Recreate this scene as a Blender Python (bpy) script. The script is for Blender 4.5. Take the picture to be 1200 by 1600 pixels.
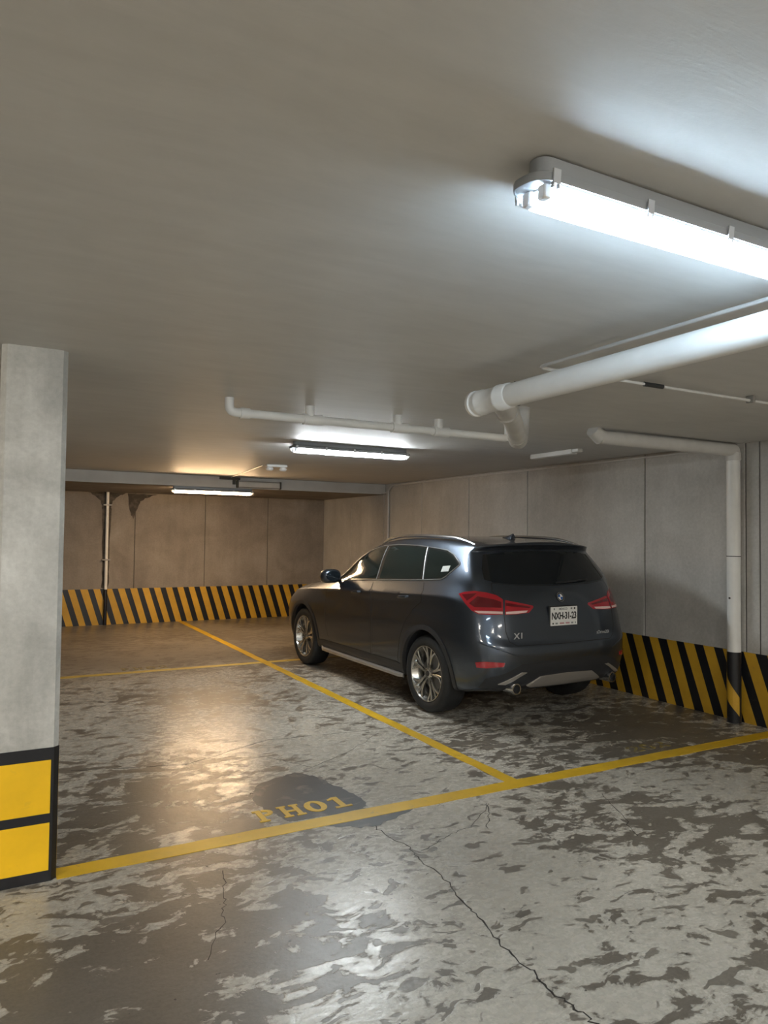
import bpy, bmesh, math, random
from mathutils import Vector, Matrix, geometry
from mathutils.bvhtree import BVHTree

for o in list(bpy.data.objects):
    bpy.data.objects.remove(o, do_unlink=True)
scn = bpy.context.scene
COL = scn.collection
rnd = random.Random(7)

# ------------------------------------------------------------------ camera
CAM = Vector((0, 0, 1.58))
FPX = 1126.2
RT = Vector((0.8782111, -0.4781297, 0.0117107))
DN = Vector((0.0253430, 0.0220701, -0.9994352))
FW = Vector((0.4776012, 0.8780119, 0.0314994))
cam_d = bpy.data.cameras.new('camera')
cam = bpy.data.objects.new('camera', cam_d)
COL.objects.link(cam)
cam_d.sensor_fit = 'AUTO'
cam_d.sensor_width = 36.0
cam_d.lens = FPX * 36.0 / 1600.0
cam_d.clip_start = 0.02
m3 = Matrix((RT, -DN, -FW)).transposed()
cam.matrix_world = Matrix.Translation(CAM) @ m3.to_4x4()
scn.camera = cam

# ------------------------------------------------------------------ world and exposure
w = bpy.data.worlds.new('world')
w.use_nodes = True
w.node_tree.nodes['Background'].inputs[0].default_value = (0.02, 0.02, 0.02, 1)
w.node_tree.nodes['Background'].inputs[1].default_value = 0.2
scn.world = w
vs = scn.view_settings
vs.view_transform = 'Standard'
vs.look = 'None'
vs.gamma = 1.0
vs.use_curve_mapping = False
vs.exposure = 0.0

# lamp power: (colour, strength) of the tubes of each kind
COOL = ((0.62, 0.82, 1.0), 112.0)
WARM = ((1.0, 0.67, 0.37), 310.0)
COOL2 = ((0.90, 0.97, 1.0), 200.0)
BACKL = ((1.0, 0.94, 0.84), 410.0)

# ------------------------------------------------------------------ sizes of the place
CEIL = 2.415
XW = 5.74        # right wall face
YW = 13.03       # back wall face
YB = 10.50       # front of the low soffit
ZB = 2.250       # underside of the soffit
XL, YF = -6.0, -6.0


# ------------------------------------------------------------------ materials
def nodes_of(name):
    m = bpy.data.materials.new(name)
    m.use_nodes = True
    nt = m.node_tree
    b = nt.nodes['Principled BSDF']
    return m, nt, b


def simple(name, col, rough=0.5, metal=0.0, coat=0.0, coat_rough=0.05, spec=0.5, noise=0.0, nscale=20.0, bump=0.0):
    m, nt, b = nodes_of(name)
    b.inputs['Roughness'].default_value = rough
    b.inputs['Metallic'].default_value = metal
    b.inputs['Coat Weight'].default_value = coat
    b.inputs['Coat Roughness'].default_value = coat_rough
    b.inputs['Specular IOR Level'].default_value = spec
    if noise or bump:
        tc = nt.nodes.new('ShaderNodeTexCoord')
        n = nt.nodes.new('ShaderNodeTexNoise')
        n.inputs['Scale'].default_value = nscale
        n.inputs['Detail'].default_value = 6
        nt.links.new(tc.outputs['Object'], n.inputs['Vector'])
    if noise:
        r = nt.nodes.new('ShaderNodeValToRGB')
        r.color_ramp.elements[0].position = 0.3
        r.color_ramp.elements[1].position = 0.7
        r.color_ramp.elements[0].color = tuple(c * (1 - noise) for c in col) + (1,)
        r.color_ramp.elements[1].color = tuple(min(1, c * (1 + noise * 0.6)) for c in col) + (1,)
        nt.links.new(n.outputs['Fac'], r.inputs['Fac'])
        nt.links.new(r.outputs['Color'], b.inputs['Base Color'])
    else:
        b.inputs['Base Color'].default_value = tuple(col) + (1,)
    if bump:
        bp = nt.nodes.new('ShaderNodeBump')
        bp.inputs['Strength'].default_value = bump
        bp.inputs['Distance'].default_value = 0.01
        nt.links.new(n.outputs['Fac'], bp.inputs['Height'])
        nt.links.new(bp.outputs['Normal'], b.inputs['Normal'])
    return m


class NT:
    """tiny helper around a node tree"""
    def __init__(s, nt):
        s.nt = nt
        s.tc = nt.nodes.new('ShaderNodeTexCoord')

    def link(s, a, b):
        s.nt.links.new(a, b)

    def mapping(s, scale=(1, 1, 1), loc=(0, 0, 0), rot=(0, 0, 0), src=None):
        m = s.nt.nodes.new('ShaderNodeMapping')
        m.inputs['Scale'].default_value = scale
        m.inputs['Location'].default_value = loc
        m.inputs['Rotation'].default_value = rot
        s.link(src or s.tc.outputs['Object'], m.inputs['Vector'])
        return m.outputs['Vector']

    def noise(s, vec, scale, detail=6, rough=0.55, dist=0.0):
        n = s.nt.nodes.new('ShaderNodeTexNoise')
        n.inputs['Scale'].default_value = scale
        n.inputs['Detail'].default_value = detail
        n.inputs['Roughness'].default_value = rough
        n.inputs['Distortion'].default_value = dist
        s.link(vec, n.inputs['Vector'])
        return n.outputs['Fac']

    def ramp(s, fac, stops, interp='LINEAR'):
        r = s.nt.nodes.new('ShaderNodeValToRGB')
        cr = r.color_ramp
        cr.interpolation = interp
        while len(cr.elements) < len(stops):
            cr.elements.new(0.5)
        for e, (p, c) in zip(cr.elements, stops):
            e.position = p
            e.color = (c, c, c, 1) if not isinstance(c, (tuple, list)) else tuple(c) + (1,)
        s.link(fac, r.inputs['Fac'])
        return r.outputs['Color']

    def mix(s, fac, a, b, mode='MIX'):
        m = s.nt.nodes.new('ShaderNodeMix')
        m.data_type = 'RGBA'
        m.blend_type = mode
        for sock, v in ((m.inputs['Factor'], fac), (m.inputs['A'], a), (m.inputs['B'], b)):
            pass
        fi, ai, bi = m.inputs[0], m.inputs[6], m.inputs[7]
        for sock, v in ((fi, fac), (ai, a), (bi, b)):
            if isinstance(v, (int, float)):
                sock.default_value = v if sock is fi else (v, v, v, 1)
            elif isinstance(v, (tuple, list)):
                sock.default_value = tuple(v) + (1,)
            else:
                s.link(v, sock)
        return m.outputs[2]

    def math(s, op, a, b=0.0, clamp=False):
        m = s.nt.nodes.new('ShaderNodeMath')
        m.operation = op
        m.use_clamp = clamp
        for i, v in enumerate((a, b)):
            if isinstance(v, (int, float)):
                m.inputs[i].default_value = v
            else:
                s.link(v, m.inputs[i])
        return m.outputs[0]

    def bump(s, height, strength, dist, b):
        bp = s.nt.nodes.new('ShaderNodeBump')
        bp.inputs['Strength'].default_value = strength
        bp.inputs['Distance'].default_value = dist
        s.link(height, bp.inputs['Height'])
        s.link(bp.outputs['Normal'], b.inputs['Normal'])


def floor_material():
    m, nt, b = nodes_of('worn_polished_concrete')
    n = NT(nt)
    P = n.mapping()
    # flaking light film over darker concrete: islands drawn out across the bay
    wv = nt.nodes.new('ShaderNodeTexNoise')
    wv.inputs['Scale'].default_value = 3.0
    wv.inputs['Detail'].default_value = 3
    n.link(P, wv.inputs['Vector'])
    off = nt.nodes.new('ShaderNodeVectorMath'); off.operation = 'MULTIPLY_ADD'
    off.inputs[1].default_value = (0.28, 0.28, 0.0)
    n.link(wv.outputs['Color'], off.inputs[0]); n.link(P, off.inputs[2])
    Pw = n.mapping(scale=(0.85, 1.45, 1), rot=(0, 0, 0.30), src=off.outputs[0])
    big = n.noise(n.mapping(loc=(2.3, 0.4, 0)), 0.75, 3, 0.5)
    mid = n.noise(Pw, 6.3, 9, 0.62, 0.2)
    fine = n.noise(n.mapping(scale=(1, 1.5, 1), loc=(3, 1, 0)), 19.0, 5, 0.6, 0.4)
    v = n.math('ADD', n.math('MULTIPLY', mid, 0.80), n.math('MULTIPLY', fine, 0.16))
    v = n.math('ADD', v, n.math('MULTIPLY', big, 0.50))
    def worn(cx, cy, r, amt):          # zone where the film is more (or less) worn away
        d = nt.nodes.new('ShaderNodeVectorMath'); d.operation = 'DISTANCE'
        n.link(off.outputs[0], d.inputs[0]); d.inputs[1].default_value = (cx, cy, 0)
        return n.math('MULTIPLY', n.ramp(n.math('DIVIDE', d.outputs['Value'], r), [(0.25, 1.0), (1.0, 0.0)]), amt)
    for z_ in ((0.55, 2.35, 1.25, -0.10), (2.35, 3.15, 1.1, 0.075), (1.45, 2.05, 0.7, 0.11), (1.9, 4.8, 1.2, 0.05), (4.6, 4.3, 1.2, -0.06)):
        v = n.math('ADD', v, worn(*z_))
    mask = n.ramp(v, [(0.690, 0.0), (0.712, 0.85), (0.75, 1.0)])            # 1 = light film left
    # fallen-out freckles inside the film
    fre = n.ramp(n.noise(n.mapping(scale=(0.8, 1.6, 1), loc=(7, 2, 0), src=off.outputs[0]), 8.5, 3, 0.5, 0.3), [(0.60, 1.0), (0.625, 0.12)])
    mask = n.math('MULTIPLY', mask, fre)
    # the far bay behind the second line keeps hardly any film
    sep = nt.nodes.new('ShaderNodeSeparateXYZ')
    n.link(off.outputs[0], sep.inputs[0])
    bay = n.ramp(n.math('MULTIPLY', sep.outputs['Y'], 0.1), [(0.80, 1.0), (0.90, 0.25)])
    mask = n.math('MULTIPLY', mask, bay)
    tone = n.noise(P, 1.3, 5, 0.6)
    grain = n.noise(P, 60.0, 4, 0.7)
    dark = n.ramp(tone, [(0.3, (0.135, 0.117, 0.093)), (0.7, (0.20, 0.177, 0.146))])
    light = n.ramp(tone, [(0.3, (0.46, 0.43, 0.37)), (0.7, (0.60, 0.57, 0.50))])
    col = n.mix(mask, dark, light)
    gr = n.ramp(grain, [(0.3, 0.80), (0.7, 1.12)])
    col = n.mix(1.0, col, gr, 'MULTIPLY')
    # black specks
    sp = n.ramp(n.noise(n.mapping(loc=(1, 9, 0)), 26.0, 2, 0.5), [(0.735, 1.0), (0.76, 0.18)])
    col = n.mix(1.0, col, sp, 'MULTIPLY')
    # broad grime deeper in the garage bays
    gm = n.ramp(n.noise(n.mapping(loc=(4, 4, 0)), 0.5, 3, 0.5), [(0.35, 0.78), (0.65, 1.08)])
    col = n.mix(1.0, col, gm, 'MULTIPLY')
    nt.links.new(col, b.inputs['Base Color'])
    rgh = n.mix(mask, 0.34, 0.19)
    rgh = n.mix(n.ramp(fine, [(0.35, 0.0), (0.7, 1.0)]), rgh, 0.36)
    nt.links.new(rgh, b.inputs['Roughness'])
    b.inputs['Specular IOR Level'].default_value = 0.5
    h = n.math('ADD', n.math('MULTIPLY', mask, 0.5), n.math('ADD', n.math('MULTIPLY', n.noise(P, 7.0, 6, 0.6), 1.0), n.math('MULTIPLY', fine, 0.7)))
    n.bump(h, 0.26, 0.006, b)
    return m


def wall_material(name, c0, c1, streak=0.25):
    m, nt, b = nodes_of(name)
    n = NT(nt)
    W = nt.nodes.new('ShaderNodeNewGeometry').outputs['Position']
    P = n.mapping(src=W)
    a = n.noise(P, 1.6, 7, 0.6, 0.4)
    s = n.noise(n.mapping(scale=(3.2, 3.2, 0.5), src=W), 1.0, 6, 0.65)
    col = n.ramp(a, [(0.28, c0), (0.72, c1)])
    col = n.mix(1.0, col, n.ramp(s, [(0.3, 1 - streak), (0.65, 1.05)]), 'MULTIPLY')
    col = n.mix(1.0, col, n.ramp(n.noise(P, 40, 3, 0.7), [(0.3, 0.9), (0.7, 1.06)]), 'MULTIPLY')
    nt.links.new(col, b.inputs['Base Color'])
    b.inputs['Roughness'].default_value = 0.72
    b.inputs['Specular IOR Level'].default_value = 0.3
    n.bump(n.math('ADD', a, n.math('MULTIPLY', n.noise(P, 25, 4, 0.6), 0.25)), 0.25, 0.01, b)
    return m


def paint_wear(name, col, under, lo=0.60, hi=0.70, rough=0.45, scale=9.0, dirt=0.25):
    m, nt, b = nodes_of(name)
    n = NT(nt)
    W = nt.nodes.new('ShaderNodeNewGeometry').outputs['Position']
    P = n.mapping(src=W)
    a = n.noise(P, scale, 8, 0.65, 0.3)
    f = n.ramp(a, [(lo, 0.0), (hi, 1.0)])
    t = n.ramp(n.noise(P, 2.2, 6, 0.65), [(0.3, 1 - dirt), (0.7, 1.08)])
    c = n.mix(1.0, tuple(col), t, 'MULTIPLY')
    c = n.mix(f, c, tuple(under))
    nt.links.new(c, b.inputs['Base Color'])
    b.inputs['Roughness'].default_value = rough
    n.bump(n.noise(P, 30, 3, 0.6), 0.1, 0.004, b)
    return m


def emission(name, col, strength):
    m = bpy.data.materials.new(name)
    m.use_nodes = True
    nt = m.node_tree
    nt.nodes.remove(nt.nodes['Principled BSDF'])
    e = nt.nodes.new('ShaderNodeEmission')
    e.inputs['Color'].default_value = tuple(col) + (1,)
    e.inputs['Strength'].default_value = strength
    nt.links.new(e.outputs[0], nt.nodes['Material Output'].inputs[0])
    return m


def clear_plastic(name):
    m = bpy.data.materials.new(name)
    m.use_nodes = True
    nt = m.node_tree
    b = nt.nodes['Principled BSDF']
    b.inputs['Base Color'].default_value = (0.95, 0.97, 1, 1)
    b.inputs['Roughness'].default_value = 0.3
    t = nt.nodes.new('ShaderNodeBsdfTransparent')
    mx = nt.nodes.new('ShaderNodeMixShader')
    mx.inputs[0].default_value = 0.16
    nt.links.new(t.outputs[0], mx.inputs[1])
    nt.links.new(b.outputs[0], mx.inputs[2])
    nt.links.new(mx.outputs[0], nt.nodes['Material Output'].inputs[0])
    return m


def car_paint():
    m, nt, b = nodes_of('grey_metallic_paint')
    n = NT(nt)
    fl = n.noise(n.mapping(), 900.0, 2, 0.5)
    col = n.ramp(fl, [(0.35, (0.048, 0.060, 0.080)), (0.65, (0.082, 0.101, 0.131))])
    nt.links.new(col, b.inputs['Base Color'])
    b.inputs['Metallic'].default_value = 0.9
    b.inputs['Roughness'].default_value = 0.37
    b.inputs['Coat Weight'].default_value = 1.0
    b.inputs['Coat Roughness'].default_value = 0.06
    return m


def ceiling_material():
    m, nt, b = nodes_of('ceiling_plaster')
    n = NT(nt)
    P = n.mapping()
    a = n.noise(P, 0.9, 6, 0.6, 0.3)
    s = n.noise(n.mapping(scale=(1, 4, 1), rot=(0, 0, 0.15)), 2.5, 6, 0.65, 0.4)
    col = n.ramp(a, [(0.3, (0.58, 0.57, 0.55)), (0.7, (0.65, 0.64, 0.62))])
    col = n.mix(1.0, col, n.ramp(s, [(0.3, 0.93), (0.7, 1.03)]), 'MULTIPLY')
    nt.links.new(col, b.inputs['Base Color'])
    b.inputs['Roughness'].default_value = 0.55
    b.inputs['Specular IOR Level'].default_value = 0.3
    n.bump(n.math('ADD', s, n.math('MULTIPLY', n.noise(P, 5, 5, 0.6), 0.5)), 0.12, 0.02, b)
    return m


M = {}
M['floor'] = floor_material()
M['ceil'] = ceiling_material()
M['wall'] = wall_material('wall_concrete', (0.43, 0.42, 0.397), (0.58, 0.568, 0.54), 0.10)
M['wall_back'] = wall_material('stained_wall_concrete', (0.20, 0.175, 0.152), (0.32, 0.29, 0.26), 0.16)
M['joint'] = simple('dark_joint_concrete', (0.10, 0.095, 0.088), 0.85)  # darker concrete of the backing slab between wall panels
M['column'] = wall_material('column_concrete', (0.36, 0.355, 0.325), (0.74, 0.73, 0.69), 0.22)
M['beam'] = simple('beam_white_paint', (0.55, 0.545, 0.53), 0.6, noise=0.1, nscale=3)
M['yel_wall'] = paint_wear('yellow_wall_paint', (0.62, 0.36, 0.03), (0.30, 0.20, 0.05), 0.66, 0.8)
M['blk_wall'] = paint_wear('black_wall_paint', (0.012, 0.013, 0.017), (0.06, 0.06, 0.06), 0.66, 0.8, rough=0.35)
M['yel_col'] = paint_wear('yellow_column_paint', (0.95, 0.56, 0.010), (0.74, 0.45, 0.03), 0.62, 0.78, dirt=0.12)
M['yel_line'] = paint_wear('yellow_floor_paint', (0.74, 0.46, 0.02), (0.42, 0.29, 0.09), 0.60, 0.72, rough=0.42, scale=14)
M['yel_old'] = paint_wear('faded_yellow_floor_paint', (0.66, 0.47, 0.09), (0.34, 0.26, 0.13), 0.56, 0.70, rough=0.45, scale=16)
M['yel_faint'] = paint_wear('rubbed_yellow_floor_paint', (0.33, 0.25, 0.06), (0.17, 0.145, 0.105), 0.44, 0.56, rough=0.45, scale=20)
M['patch'] = paint_wear('dark_grey_floor_paint', (0.060, 0.062, 0.064), (0.17, 0.155, 0.13), 0.55, 0.68, rough=0.38, scale=7)
M['crack'] = simple('crack_dirt', (0.022, 0.019, 0.016), 0.9)
M['pvc'] = simple('white_pvc', (0.80, 0.80, 0.78), 0.35, noise=0.06, nscale=6)
M['pvc_old'] = simple('painted_pvc', (0.56, 0.55, 0.525), 0.5, noise=0.10, nscale=8)
M['conduit'] = simple('painted_conduit', (0.58, 0.57, 0.55), 0.45, noise=0.06)
M['blk_plastic'] = simple('black_plastic', (0.018, 0.019, 0.021), 0.45)
M['housing'] = simple('grey_polyester_housing', (0.27, 0.29, 0.31), 0.45)
M['clip'] = simple('steel_clip', (0.55, 0.57, 0.6), 0.35, metal=0.6)
M['lens'] = clear_plastic('clear_diffuser')
M['tray'] = simple('white_gear_tray', (0.8, 0.8, 0.8), 0.4)
M['steel'] = simple('dull_steel', (0.30, 0.29, 0.27), 0.5, metal=0.5)
M['dark_metal'] = simple('dark_metal', (0.07, 0.068, 0.06), 0.6)
M['paint'] = car_paint()
M['glass'] = simple('dark_tinted_glass', (0.008, 0.011, 0.014), 0.04, spec=0.5)
M['glass_side'] = simple('tinted_side_glass', (0.008, 0.013, 0.012), 0.05, spec=0.42)
M['gloss_black'] = simple('gloss_black_trim', (0.008, 0.009, 0.010), 0.15, coat=0.5)
M['clad'] = simple('black_cladding', (0.022, 0.024, 0.028), 0.5)
M['chrome'] = simple('satin_chrome', (0.72, 0.72, 0.72), 0.22, metal=1.0)
M['satin'] = simple('satin_aluminium', (0.50, 0.48, 0.45), 0.38, metal=0.7)
M['trim_line'] = simple('window_trim_satin', (0.30, 0.30, 0.30), 0.35, metal=0.8)
M['rim'] = simple('polished_alloy', (0.55, 0.54, 0.51), 0.24, metal=0.95)
M['rim_dark'] = simple('dark_rim_barrel', (0.020, 0.020, 0.021), 0.5)
M['tyre'] = simple('tyre_rubber', (0.014, 0.015, 0.016), 0.7, noise=0.2, nscale=30)
M['red'] = simple('red_lamp_lens', (0.40, 0.012, 0.022), 0.08, coat=1.0, coat_rough=0.03)
M['red_dark'] = simple('dark_red_lamp_lens', (0.13, 0.005, 0.010), 0.08, coat=1.0, coat_rough=0.03)
M['pink'] = simple('pale_lamp_strip', (0.85, 0.60, 0.56), 0.2, coat=0.6)
M['plate'] = simple('plate_white', (0.80, 0.80, 0.78), 0.4)
M['plate_txt'] = simple('plate_black_print', (0.012, 0.012, 0.014), 0.5)
M['plate_pink'] = simple('plate_pink_print', (0.52, 0.28, 0.30), 0.5)
M['plate_grey'] = simple('plate_grey_print', (0.25, 0.27, 0.27), 0.5)
M['white'] = simple('white_enamel', (0.85, 0.85, 0.85), 0.3)
M['blue'] = simple('blue_enamel', (0.02, 0.10, 0.35), 0.25)
M['badge'] = simple('badge_silver', (0.62, 0.64, 0.67), 0.3, metal=0.4)
M['seam'] = simple('panel_gap_black', (0.004, 0.004, 0.005), 0.7)
M['headlight'] = simple('headlight_glass', (0.32, 0.33, 0.34), 0.08, coat=1.0)
M['paper'] = simple('white_paper', (0.55, 0.56, 0.54), 0.7)
M['blotch'] = paint_wear('dark_wall_blotch', (0.045, 0.038, 0.032), (0.10, 0.085, 0.07), 0.45, 0.62, rough=0.75, scale=8)


# ------------------------------------------------------------------ mesh helpers
def link_mesh(name, verts, faces, mat, parent=None, smooth=False, sharp=0.6, loc=None):
    me = bpy.data.meshes.new(name)
    me.from_pydata([tuple(v) for v in verts], [], faces)
    me.validate()
    bm = bmesh.new()
    bm.from_mesh(me)
    bmesh.ops.recalc_face_normals(bm, faces=bm.faces)
    if smooth:
        for f in bm.faces:
            f.smooth = True
        for e in bm.edges:
            if len(e.link_faces) == 2 and e.calc_face_angle(0) > sharp:
                e.smooth = False
    bm.to_mesh(me)
    bm.free()
    me.materials.append(mat)
    o = bpy.data.objects.new(name, me)
    COL.objects.link(o)
    if parent:
        o.parent = parent
    if loc:
        o.location = loc
    return o


def tag(o, label=None, cat=None, group=None, kind=None):
    if label: o['label'] = label
    if cat: o['category'] = cat
    if group: o['group'] = group
    if kind: o['kind'] = kind
    return o


def empty(name, loc=(0, 0, 0), rz=0.0, parent=None):
    o = bpy.data.objects.new(name, None)
    o.empty_display_size = 0.2
    COL.objects.link(o)
    o.location = loc
    o.rotation_euler = (0, 0, rz)
    if parent: o.parent = parent
    return o


class MB:
    def __init__(s):
        s.v = []
        s.f = []

    def add(s, vs, fs):
        n = len(s.v)
        s.v += [Vector(v) for v in vs]
        s.f += [tuple(i + n for i in f) for f in fs]
        return s

    def box(s, x0, x1, y0, y1, z0, z1):
        return s.add([(x0, y0, z0), (x1, y0, z0), (x1, y1, z0), (x0, y1, z0), (x0, y0, z1), (x1, y0, z1), (x1, y1, z1), (x0, y1, z1)],
                     [(0, 3, 2, 1), (4, 5, 6, 7), (0, 1, 5, 4), (1, 2, 6, 5), (2, 3, 7, 6), (3, 0, 4, 7)])

    def bbox(s, x0, x1, y0, y1, z0, z1, b=0.004):
        """box with bevelled edges (three inset rings top and bottom)"""
        def ring(i, z):
            return [(x0 + i + b, y0 + i, z), (x1 - i - b, y0 + i, z), (x1 - i, y0 + i + b, z), (x1 - i, y1 - i - b, z),
                    (x1 - i - b, y1 - i, z), (x0 + i + b, y1 - i, z), (x0 + i, y1 - i - b, z), (x0 + i, y0 + i + b, z)]
        return s.loft([ring(b, z0), ring(0, z0 + b), ring(0, z1 - b), ring(b, z1)])

    def loft(s, rings, cap=True, closed=True):
        n = len(rings[0])
        vs = [p for r in rings for p in r]
        fs = []
        for k in range(len(rings) - 1):
            for i in range(n if closed else n - 1):
                j = (i + 1) % n
                fs.append((k * n + i, k * n + j, (k + 1) * n + j, (k + 1) * n + i))
        if cap:
            fs.append(tuple(range(n))[::-1])
            fs.append(tuple((len(rings) - 1) * n + i for i in range(n)))
        return s.add(vs, fs)

    def prism(s, poly, fn0, fn1):
        """2-D polygon mapped through two functions -> a closed slab"""
        n = len(poly)
        vs = [fn0(*p) for p in poly] + [fn1(*p) for p in poly]
        fs = [tuple(range(n)), tuple(range(n, 2 * n))[::-1]]
        for i in range(n):
            j = (i + 1) % n
            fs.append((i, j, n + j, n + i))
        return s.add(vs, fs)

    def tube(s, pts, r, seg=16, cap=True, closed=False, squash=None):
        pts = [Vector(p) for p in pts]
        n = len(pts)
        rings = []
        nrm = None
        for i, p in enumerate(pts):
            a = pts[(i - 1) % n] if (closed or i > 0) else None
            c = pts[(i + 1) % n] if (closed or i < n - 1) else None
            t = Vector((0, 0, 0))
            if a is not None: t += (p - a).normalized()
            if c is not None: t += (c - p).normalized()
            t.normalize()
            if nrm is None:
                up = Vector((0, 0, 1)) if abs(t.z) < 0.9 else Vector((1, 0, 0))
                nrm = (up - t * up.dot(t)).normalized()
            else:
                nrm = (nrm - t * nrm.dot(t)).normalized()
            bn = t.cross(nrm)
            rr = r[i] if isinstance(r, (list, tuple)) else r
            sq = squash or (1, 1)
            rings.append([p + nrm * (math.cos(2 * math.pi * k / seg) * rr * sq[0]) + bn * (math.sin(2 * math.pi * k / seg) * rr * sq[1]) for k in range(seg)])
        if closed:
            rings.append(rings[0])
            return s.loft(rings, cap=False)
        return s.loft(rings, cap=cap)

    def lathe(s, prof, axis='x', seg=48, center=(0, 0, 0), closed=False):
        """profile of (radius, along) turned about the axis"""
        rings = []
        c = Vector(center)
        for k in range(seg):
            a = 2 * math.pi * k / seg
            ca, sa = math.cos(a), math.sin(a)
            row = []
            for r, t in prof:
                if axis == 'x': row.append(c + Vector((t, r * ca, r * sa)))
                elif axis == 'y': row.append(c + Vector((r * ca, t, r * sa)))
                else: row.append(c + Vector((r * ca, r * sa, t)))
            rings.append(row)
        rings.append(rings[0])
        n = len(prof)
        vs = [p for r in rings[:-1] for p in r]
        fs = []
        for k in range(seg):
            k2 = (k + 1) % seg
            for i in range(n if closed else n - 1):
                j = (i + 1) % n
                fs.append((k * n + i, k * n + j, k2 * n + j, k2 * n + i))
        return s.add(vs, fs)

    def build(s, name, mat, parent=None, smooth=False, sharp=0.6, loc=None):
        return link_mesh(name, s.v, s.f, mat, parent, smooth, sharp, loc)


def arc_path(pts, rad, n=6):
    """polyline with filleted corners"""
    pts = [Vector(p) for p in pts]
    out = [pts[0]]
    for i in range(1, len(pts) - 1):
        p = pts[i]
        a = (pts[i - 1] - p)
        b = (pts[i + 1] - p)
        ra = min(rad, a.length * 0.49, b.length * 0.49)
        a = p + a.normalized() * ra
        b = p + b.normalized() * ra
        for k in range(n + 1):
            t = k / n
            out.append(a * (1 - t) ** 2 + p * 2 * t * (1 - t) + b * t * t)
    out.append(pts[-1])
    return out


def text_mesh(txt, size, align='CENTER', extrude=0.0015, bold=0.0, spacing=1.0):
    cu = bpy.data.curves.new('lettering', 'FONT')
    cu.body = txt
    cu.size = size
    cu.align_x = align
    cu.align_y = 'CENTER'
    cu.extrude = extrude
    cu.offset = bold
    cu.space_character = spacing
    cu.resolution_u = 3
    ob = bpy.data.objects.new('lettering', cu)
    COL.objects.link(ob)
    dg = bpy.context.evaluated_depsgraph_get()
    me = bpy.data.meshes.new_from_object(ob.evaluated_get(dg))
    bpy.data.objects.remove(ob, do_unlink=True)
    bpy.data.curves.remove(cu)
    return me


# ------------------------------------------------------------------ floor and its markings
floor = tag(MB().box(XL - 0.2, XW + 0.2, YF - 0.2, YW + 0.2, -0.2, 0.0).build('floor', M['floor']), 'worn blotchy concrete garage floor with a dull polish', kind='structure')


def strip(name, x0, x1, y0, y1, mat, label, z=0.002, wob=0.004, along='x', step=0.12):
    """painted line with slightly uneven edges"""
    L = (x1 - x0) if along == 'x' else (y1 - y0)
    n = max(2, int(L / step))
    a, b = [], []
    for i in range(n + 1):
        t = i / n
        e0, e1 = rnd.uniform(-wob, wob), rnd.uniform(-wob, wob)
        if along == 'x':
            a.append((x0 + t * L, y0 + e0)); b.append((x0 + t * L, y1 + e1))
        else:
            a.append((x0 + e0, y0 + t * L)); b.append((x1 + e1, y0 + t * L))
    mb = MB()
    rings = []
    for p, q in zip(a, b):
        rings.append([(p[0], p[1], 0.0), (p[0], p[1], z), (q[0], q[1], z), (q[0], q[1], 0.0)])
    mb.loft(rings)
    return tag(mb.build(name, mat, floor), label)


strip('painted_line', 0.30, XW - 0.01, 3.615, 3.735, M['yel_line'], 'yellow painted line across the front of the bays')
strip('painted_line', 2.94, 3.035, 3.735, YW - 0.02, M['yel_line'], 'yellow painted line dividing the two bays', along='y')
strip('painted_line', 0.2, 2.94, 8.45, 8.56, M['yel_old'], 'faded yellow line across the bay beside the car', z=0.0015)
strip('painted_line', 3.035, XW - 0.01, 8.45, 8.56, M['yel_old'], 'faded yellow line running under the car', z=0.0015)

# dark repainted patch under the stall number
pp = [(1.43, 3.93), (1.40, 4.10), (1.45, 4.30), (1.53, 4.42), (1.66, 4.47), (1.80, 4.50), (1.90, 4.40), (1.93, 4.20), (1.97, 4.05), (2.00, 3.90), (1.97, 3.80), (1.93, 3.74), (1.50, 3.74), (1.46, 3.82)]
poly = []
for i, p in enumerate(pp):
    q = pp[(i + 1) % len(pp)]
    for k in range(5):
        t = k / 5
        poly.append((p[0] * (1 - t) + q[0] * t + rnd.uniform(-0.014, 0.014), p[1] * (1 - t) + q[1] * t + rnd.uniform(-0.014, 0.014)))
tag(MB().prism(poly, lambda x, y: (x, y, 0.0), lambda x, y: (x, y, 0.0008)).build('paint_patch', M['patch'], floor), 'dark grey painted patch behind the stall number')
poly2 = [(1.62 + t * 0.55 + rnd.uniform(-.02, .02), 3.61 - 0.11 * math.sin(math.pi * t) * (1 + rnd.uniform(-.3, .3))) for t in [i / 14 for i in range(15)]]
tag(MB().prism(poly2, lambda x, y: (x, y, 0.0), lambda x, y: (x, y, 0.0008)).build('paint_patch', M['patch'], floor), 'smear of dark grey paint before the bay line')

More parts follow.
